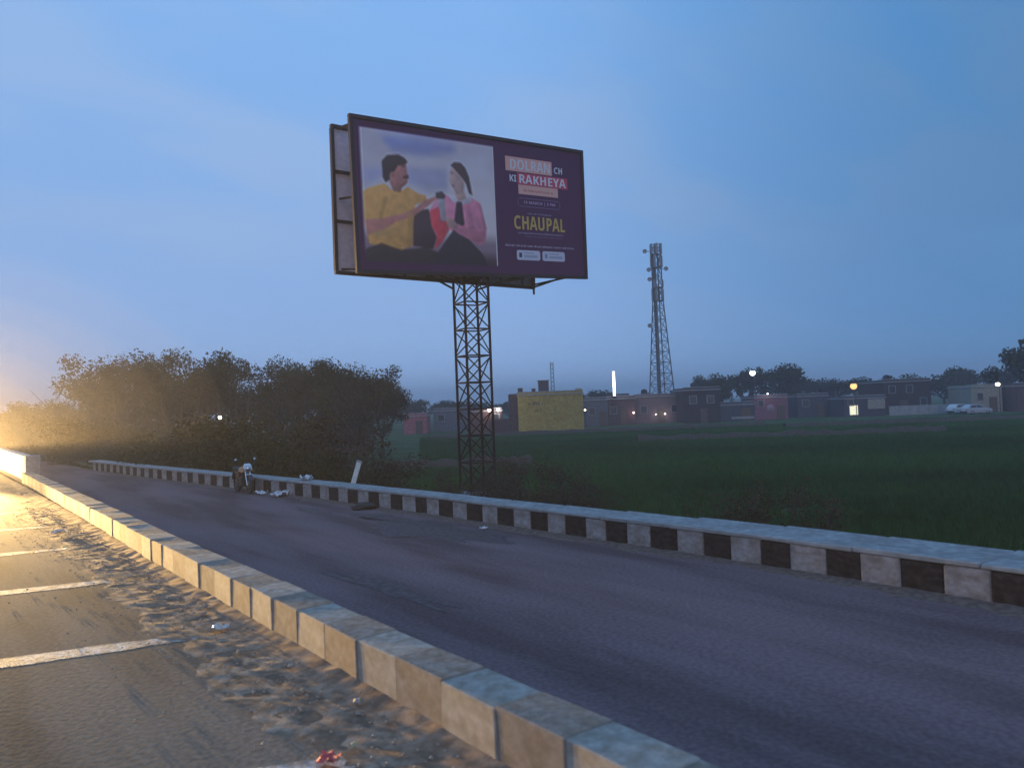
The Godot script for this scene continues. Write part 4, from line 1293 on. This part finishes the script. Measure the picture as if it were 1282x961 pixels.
# ---------------------------------------------------------------- planting
func build_plants() -> void:
	var lo := Color(0.022, 0.024, 0.012)
	var hi := Color(0.05, 0.052, 0.026)
	var grove := "grove trees beyond the slip road"
	var gl := "broad dark leafy tree in the grove beyond the slip road"
	var kinds := []
	for k in 3:
		kinds.append(make_tree("grove_tree", gl, grove, 200 + k, 9.0, 4.6, 270, 0.13, lo, hi, k == 2))
	# [x, z, height factor, width factor, turn, kind]
	var spots := [[-31.7, -64, 1.0, 1.05, 0.3, 0], [-26.8, -62, 1.02, 0.95, 1.9, 1], [-37.5, -68, 0.8, 1.0, 2.7, 2], [-43.2, -72, 0.64, 1.0, 0.9, 0], [-49.5, -76, 0.56, 1.0, 4.0, 1], [-22.6, -63, 0.92, 0.85, 5.0, 2], [-19.4, -66, 0.92, 0.8, 3.3, 0], [-15.8, -65, 0.9, 0.9, 0.2, 1], [-12.9, -64, 0.82, 0.8, 2.2, 0], [-11.2, -66, 0.7, 0.6, 4.4, 1], [-35.5, -76, 0.82, 0.9, 1.1, 1], [-30.5, -76, 0.85, 1.0, 5.5, 0], [-24.5, -80, 0.7, 0.9, 3.0, 1], [-17.5, -80, 0.85, 1.1, 0.7, 0], [-44.0, -84, 0.62, 1.1, 2.0, 1], [-55.0, -86, 0.55, 1.2, 2.5, 0]]
	var made := [false, false, false]
	for e in spots:
		var where := Vector3(e[0], FIELD_Y, e[1])
		var size := Vector3(e[3], e[2], e[3])
		if made[e[5]]:
			copy_of(kinds[e[5]], where, e[4], size)
		else:
			made[e[5]] = true
			kinds[e[5]].position = where
			kinds[e[5]].rotation.y = e[4]
			kinds[e[5]].scale = size
	# undergrowth below the grove, down to the kerb wall
	var ug := "undergrowth between the kerb wall and the grove"
	var ul := "dull olive bush in the undergrowth between kerb wall and grove"
	var bushes := [make_shrub("olive_bush", ul, ug, 301, 2.2, 750, 0.05, Color(0.045, 0.038, 0.018), Color(0.065, 0.056, 0.026)), make_shrub("olive_bush", ul, ug, 302, 2.2, 750, 0.05, Color(0.045, 0.034, 0.022), Color(0.07, 0.053, 0.032))]
	rng.seed = 310
	var first := [true, true]
	for i in 46:
		var s := 22.0 + i * 1.75 + rng.randf_range(-0.6, 0.6)
		var back: float = [2.2, 4.4, 7.4][i % 3] + rng.randf_range(-0.6, 0.6)
		var drop: float = lerpf(-0.2, -2.0, clampf((back - 0.8) / 5.0, 0.0, 1.0))
		var k := rng.randi() % 2
		var f := rng.randf_range(0.85, 1.5) * (1.0 if back < 3.0 else 1.25)
		var where := at_road(s, far_n(s) + back, drop - 0.05)
		if first[k]:
			first[k] = false
			bushes[k].position = where
			bushes[k].scale = Vector3.ONE * f
		else:
			copy_of(bushes[k], where, rng.randf() * TAU, Vector3(f * 1.2, f, f * 1.2))
	# dry brown bushes: round the billboard foot, and behind the wall further right
	var bl := "dry brown bush round the foot of the billboard tower"
	var db := make_shrub("dry_bush", bl, "dry bushes at the billboard tower", 320, 1.9, 800, 0.033, Color(0.05, 0.035, 0.025), Color(0.1, 0.066, 0.045))
	var bs := [[-0.3, -27.5, 1.15], [0.9, -26.5, 1.2], [1.9, -28.0, 1.0], [-1.1, -29.0, 0.95], [-0.6, -33.0, 1.0], [2.9, -27.0, 0.7], [-2.9, -33.0, 0.8]]
	for i in bs.size():
		var where := Vector3(bs[i][0], FIELD_Y - 0.05, bs[i][1])
		if i == 0:
			db.position = where
			db.scale = Vector3.ONE * bs[i][2]
		else:
			copy_of(db, where, i * 1.7, Vector3(bs[i][2] * 1.1, bs[i][2], bs[i][2] * 1.1))
	var rl := "dry brown bush growing just behind the black and white kerb wall"
	var r0 := copy_of(db, Vector3(4.5, -1.9, -16.2), 0.5, Vector3(1.0, 1.0, 1.0), rl)
	r0.set_meta("group", "dry bushes behind the kerb wall")
	for e in [[5.3, -16.6, 1.15], [6.2, -16.4, 0.95]]:
		copy_of(r0, Vector3(e[0], -1.9, e[1]), e[0] * 2.0, Vector3(1.0, e[2], 1.0))
	# village trees
	var vl := "dark round-headed tree standing behind the village houses"
	var vg := "trees behind the village houses"
	var vk := [make_tree("village_tree", vl, vg, 401, 9.0, 4.2, 60, 0.32, lo, hi), make_tree("village_tree", vl, vg, 402, 9.0, 4.6, 60, 0.32, lo, hi)]
	var vs := [[36.4, -140, 0.85, 0.8], [43.6, -143, 0.95, 0.95], [49.4, -140, 1.0, 0.9], [55.0, -150, 0.75, 1.0], [61.5, -150, 0.7, 1.0], [69.0, -152, 0.7, 1.0], [76.5, -150, 0.72, 1.1], [86.5, -150, 0.85, 1.0], [17.1, -160, 0.66, 1.0], [-0.5, -158, 0.5, 0.9], [-13.8, -165, 0.56, 1.1], [-7.0, -170, 0.5, 1.1], [27.5, -165, 0.55, 1.2], [34.5, -131, 0.7, 0.6], [-21.0, -150, 0.6, 1.2], [7.0, -175, 0.5, 1.3], [95.0, -150, 0.8, 1.2], [81.0, -145, 0.65, 1.0]]
	for i in vs.size():
		var e: Array = vs[i]
		var where := Vector3(e[0], FIELD_Y, e[1])
		var size := Vector3(e[3], e[2], e[3])
		if i < 2:
			vk[i].position = where
			vk[i].scale = size
		else:
			copy_of(vk[i % 2], where, i * 2.1, size)
	var big := copy_of(vk[1], Vector3(70.5, FIELD_Y, -104.0), 1.0, Vector3(1.05, 1.12, 1.05), "large dark tree with hanging boughs before the maroon house")
	big.remove_meta("group")
	# the green crop in the field: blades by the thousand
	var st := st_new()
	rng.seed = 500
	for i in 9:
		var a := rng.randf() * TAU
		var b := Vector3(rng.randf_range(-0.12, 0.12), 0, rng.randf_range(-0.12, 0.12))
		var side := Vector3(cos(a), 0, sin(a)) * 0.012
		var tip := b + Vector3(rng.randf_range(-0.16, 0.16), rng.randf_range(0.3, 0.5), rng.randf_range(-0.16, 0.16))
		var mid := b.lerp(tip, 0.5) + Vector3.UP * 0.06
		for q in [[b - side, b + side, mid + side], [b - side, mid + side, mid - side], [mid - side, mid + side, tip]]:
			for v in q:
				st.set_color(Color(1, 1, 1))
				st.add_vertex(v)
	var blades := done(st)
	var f := FastNoiseLite.new()
	f.seed = 9
	f.frequency = 0.05
	var xf: Array[Transform3D] = []
	var cs: Array[Color] = []
	for i in 90000:
		var d := sqrt(rng.randf_range(18.0 * 18.0, 95.0 * 95.0))
		if d > 50.0 and rng.randf() < 0.35:
			continue
		var x := rng.randf_range(-0.30, 0.82) * d
		var n := x * ACROSS.x + d * ACROSS.y
		var s := x * ALONG.x + d * ALONG.y
		if n < far_n(s) + 5.6 or (x < -6.0 and d > 50.0 and x < -0.12 * d):
			continue
		if f.get_noise_2d(x, d * 2.0) < -0.42:
			continue
		var k := rng.randf_range(0.75, 1.3)
		xf.append(Transform3D(Basis(Vector3.UP, rng.randf() * TAU).scaled(Vector3(1.3, k, 1.3)), Vector3(x, FIELD_Y, -d)))
		var tone := rng.randf_range(0.8, 1.2) * (1.0 + 0.5 * f.get_noise_2d(x * 0.7 + 90, d))
		cs.append(Color(0.043 * tone, 0.105 * tone, 0.03 * tone))
	var mm := MultiMesh.new()
	mm.transform_format = MultiMesh.TRANSFORM_3D
	mm.use_colors = true
	mm.mesh = blades
	mm.instance_count = xf.size()
	for i in xf.size():
		mm.set_instance_transform(i, xf[i])
		mm.set_instance_color(i, cs[i])
	var mi := MultiMeshInstance3D.new()
	mi.name = "crop"
	mi.multimesh = mm
	mi.material_override = m.leaf
	mi.set_meta("kind", "stuff")
	tag(mi, "dark green crop covering the field beyond the kerb wall", "crop")
	add_child(mi)
	# bare earth banks between the plots
	for e in [[24.0, -68.0, 26.0, -0.12], [-6.0, -48.0, 14.0, 0.1], [10.0, -92.0, 40.0, 0.05], [50.0, -84.0, 40.0, -0.1]]:
		var bs2 := st_new()
		rng.seed = int(e[2])
		var cells := 40
		var ring := []
		for i in cells + 1:
			var x: float = (i / float(cells) - 0.5) * e[2]
			var h := 0.75 + rng.randf_range(-0.12, 0.12)
			ring.append([Vector3(x, -0.2, 1.3), Vector3(x, h, 0.3 + rng.randf_range(-0.08, 0.08)), Vector3(x, h, -0.3), Vector3(x, -0.2, -1.3)])
		for i in cells:
			for k in 3:
				face(bs2, [ring[i][k], ring[i + 1][k], ring[i + 1][k + 1], ring[i][k + 1]], Vector3(ring[i][0].x, -1.0, 0))
		var o := structure("field_bank", done(bs2), m.soil)
		o.position = Vector3(e[0], FIELD_Y, e[1])
		o.rotation.y = e[3]

# ---------------------------------------------------------------- scene
func _ready() -> void:
	var cam := Camera3D.new()
	cam.name = "camera"
	cam.fov = 52.8
	cam.near = 0.1
	cam.far = 4000.0
	cam.transform = Transform3D(Basis(Vector3.RIGHT, deg_to_rad(1.45)) * Basis(Vector3.BACK, deg_to_rad(-2.2)), Vector3(0, 2.1, 0))
	var lens := CameraAttributesPhysical.new()
	lens.frustum_focal_length = 24.17
	lens.frustum_focus_distance = 32.0
	lens.frustum_near = 0.1
	lens.frustum_far = 4000.0
	lens.exposure_aperture = 1.5
	cam.attributes = lens
	cam.current = true
	add_child(cam)

	var e := Environment.new()
	e.background_mode = Environment.BG_SKY
	e.sky = Sky.new()
	e.sky.sky_material = make_sky()
	e.background_energy_multiplier = 1.0
	e.tonemap_mode = Environment.TONE_MAPPER_LINEAR
	e.tonemap_exposure = 1.0
	e.sdfgi_enabled = true
	e.ssao_enabled = true
	e.ssil_enabled = true
	e.volumetric_fog_enabled = true
	e.volumetric_fog_density = 0.0
	e.fog_enabled = true            # the dusty evening air
	e.fog_density = 0.0014
	e.fog_light_color = Color(0.95, 0.97, 1.0)
	var we := WorldEnvironment.new()
	we.name = "world_environment"
	we.environment = e
	add_child(we)

	# the last glow of the sunken sun behind the camera: low, broad and warm
	var sun := DirectionalLight3D.new()
	sun.name = "sun"
	sun.light_color = Color(1.0, 0.83, 0.74)
	sun.light_energy = 0.17
	sun.light_angular_distance = 30.0
	sun.shadow_enabled = true
	sun.rotation_degrees = Vector3(-9.0, 6.0, 0.0)
	add_child(sun)

	make_materials()
	build_ground()
	build_roads()
	build_walls()
	build_billboard()
	build_towers()
	build_village()
	build_plants()
	build_vehicles()
	build_motorcycle()
	build_small()
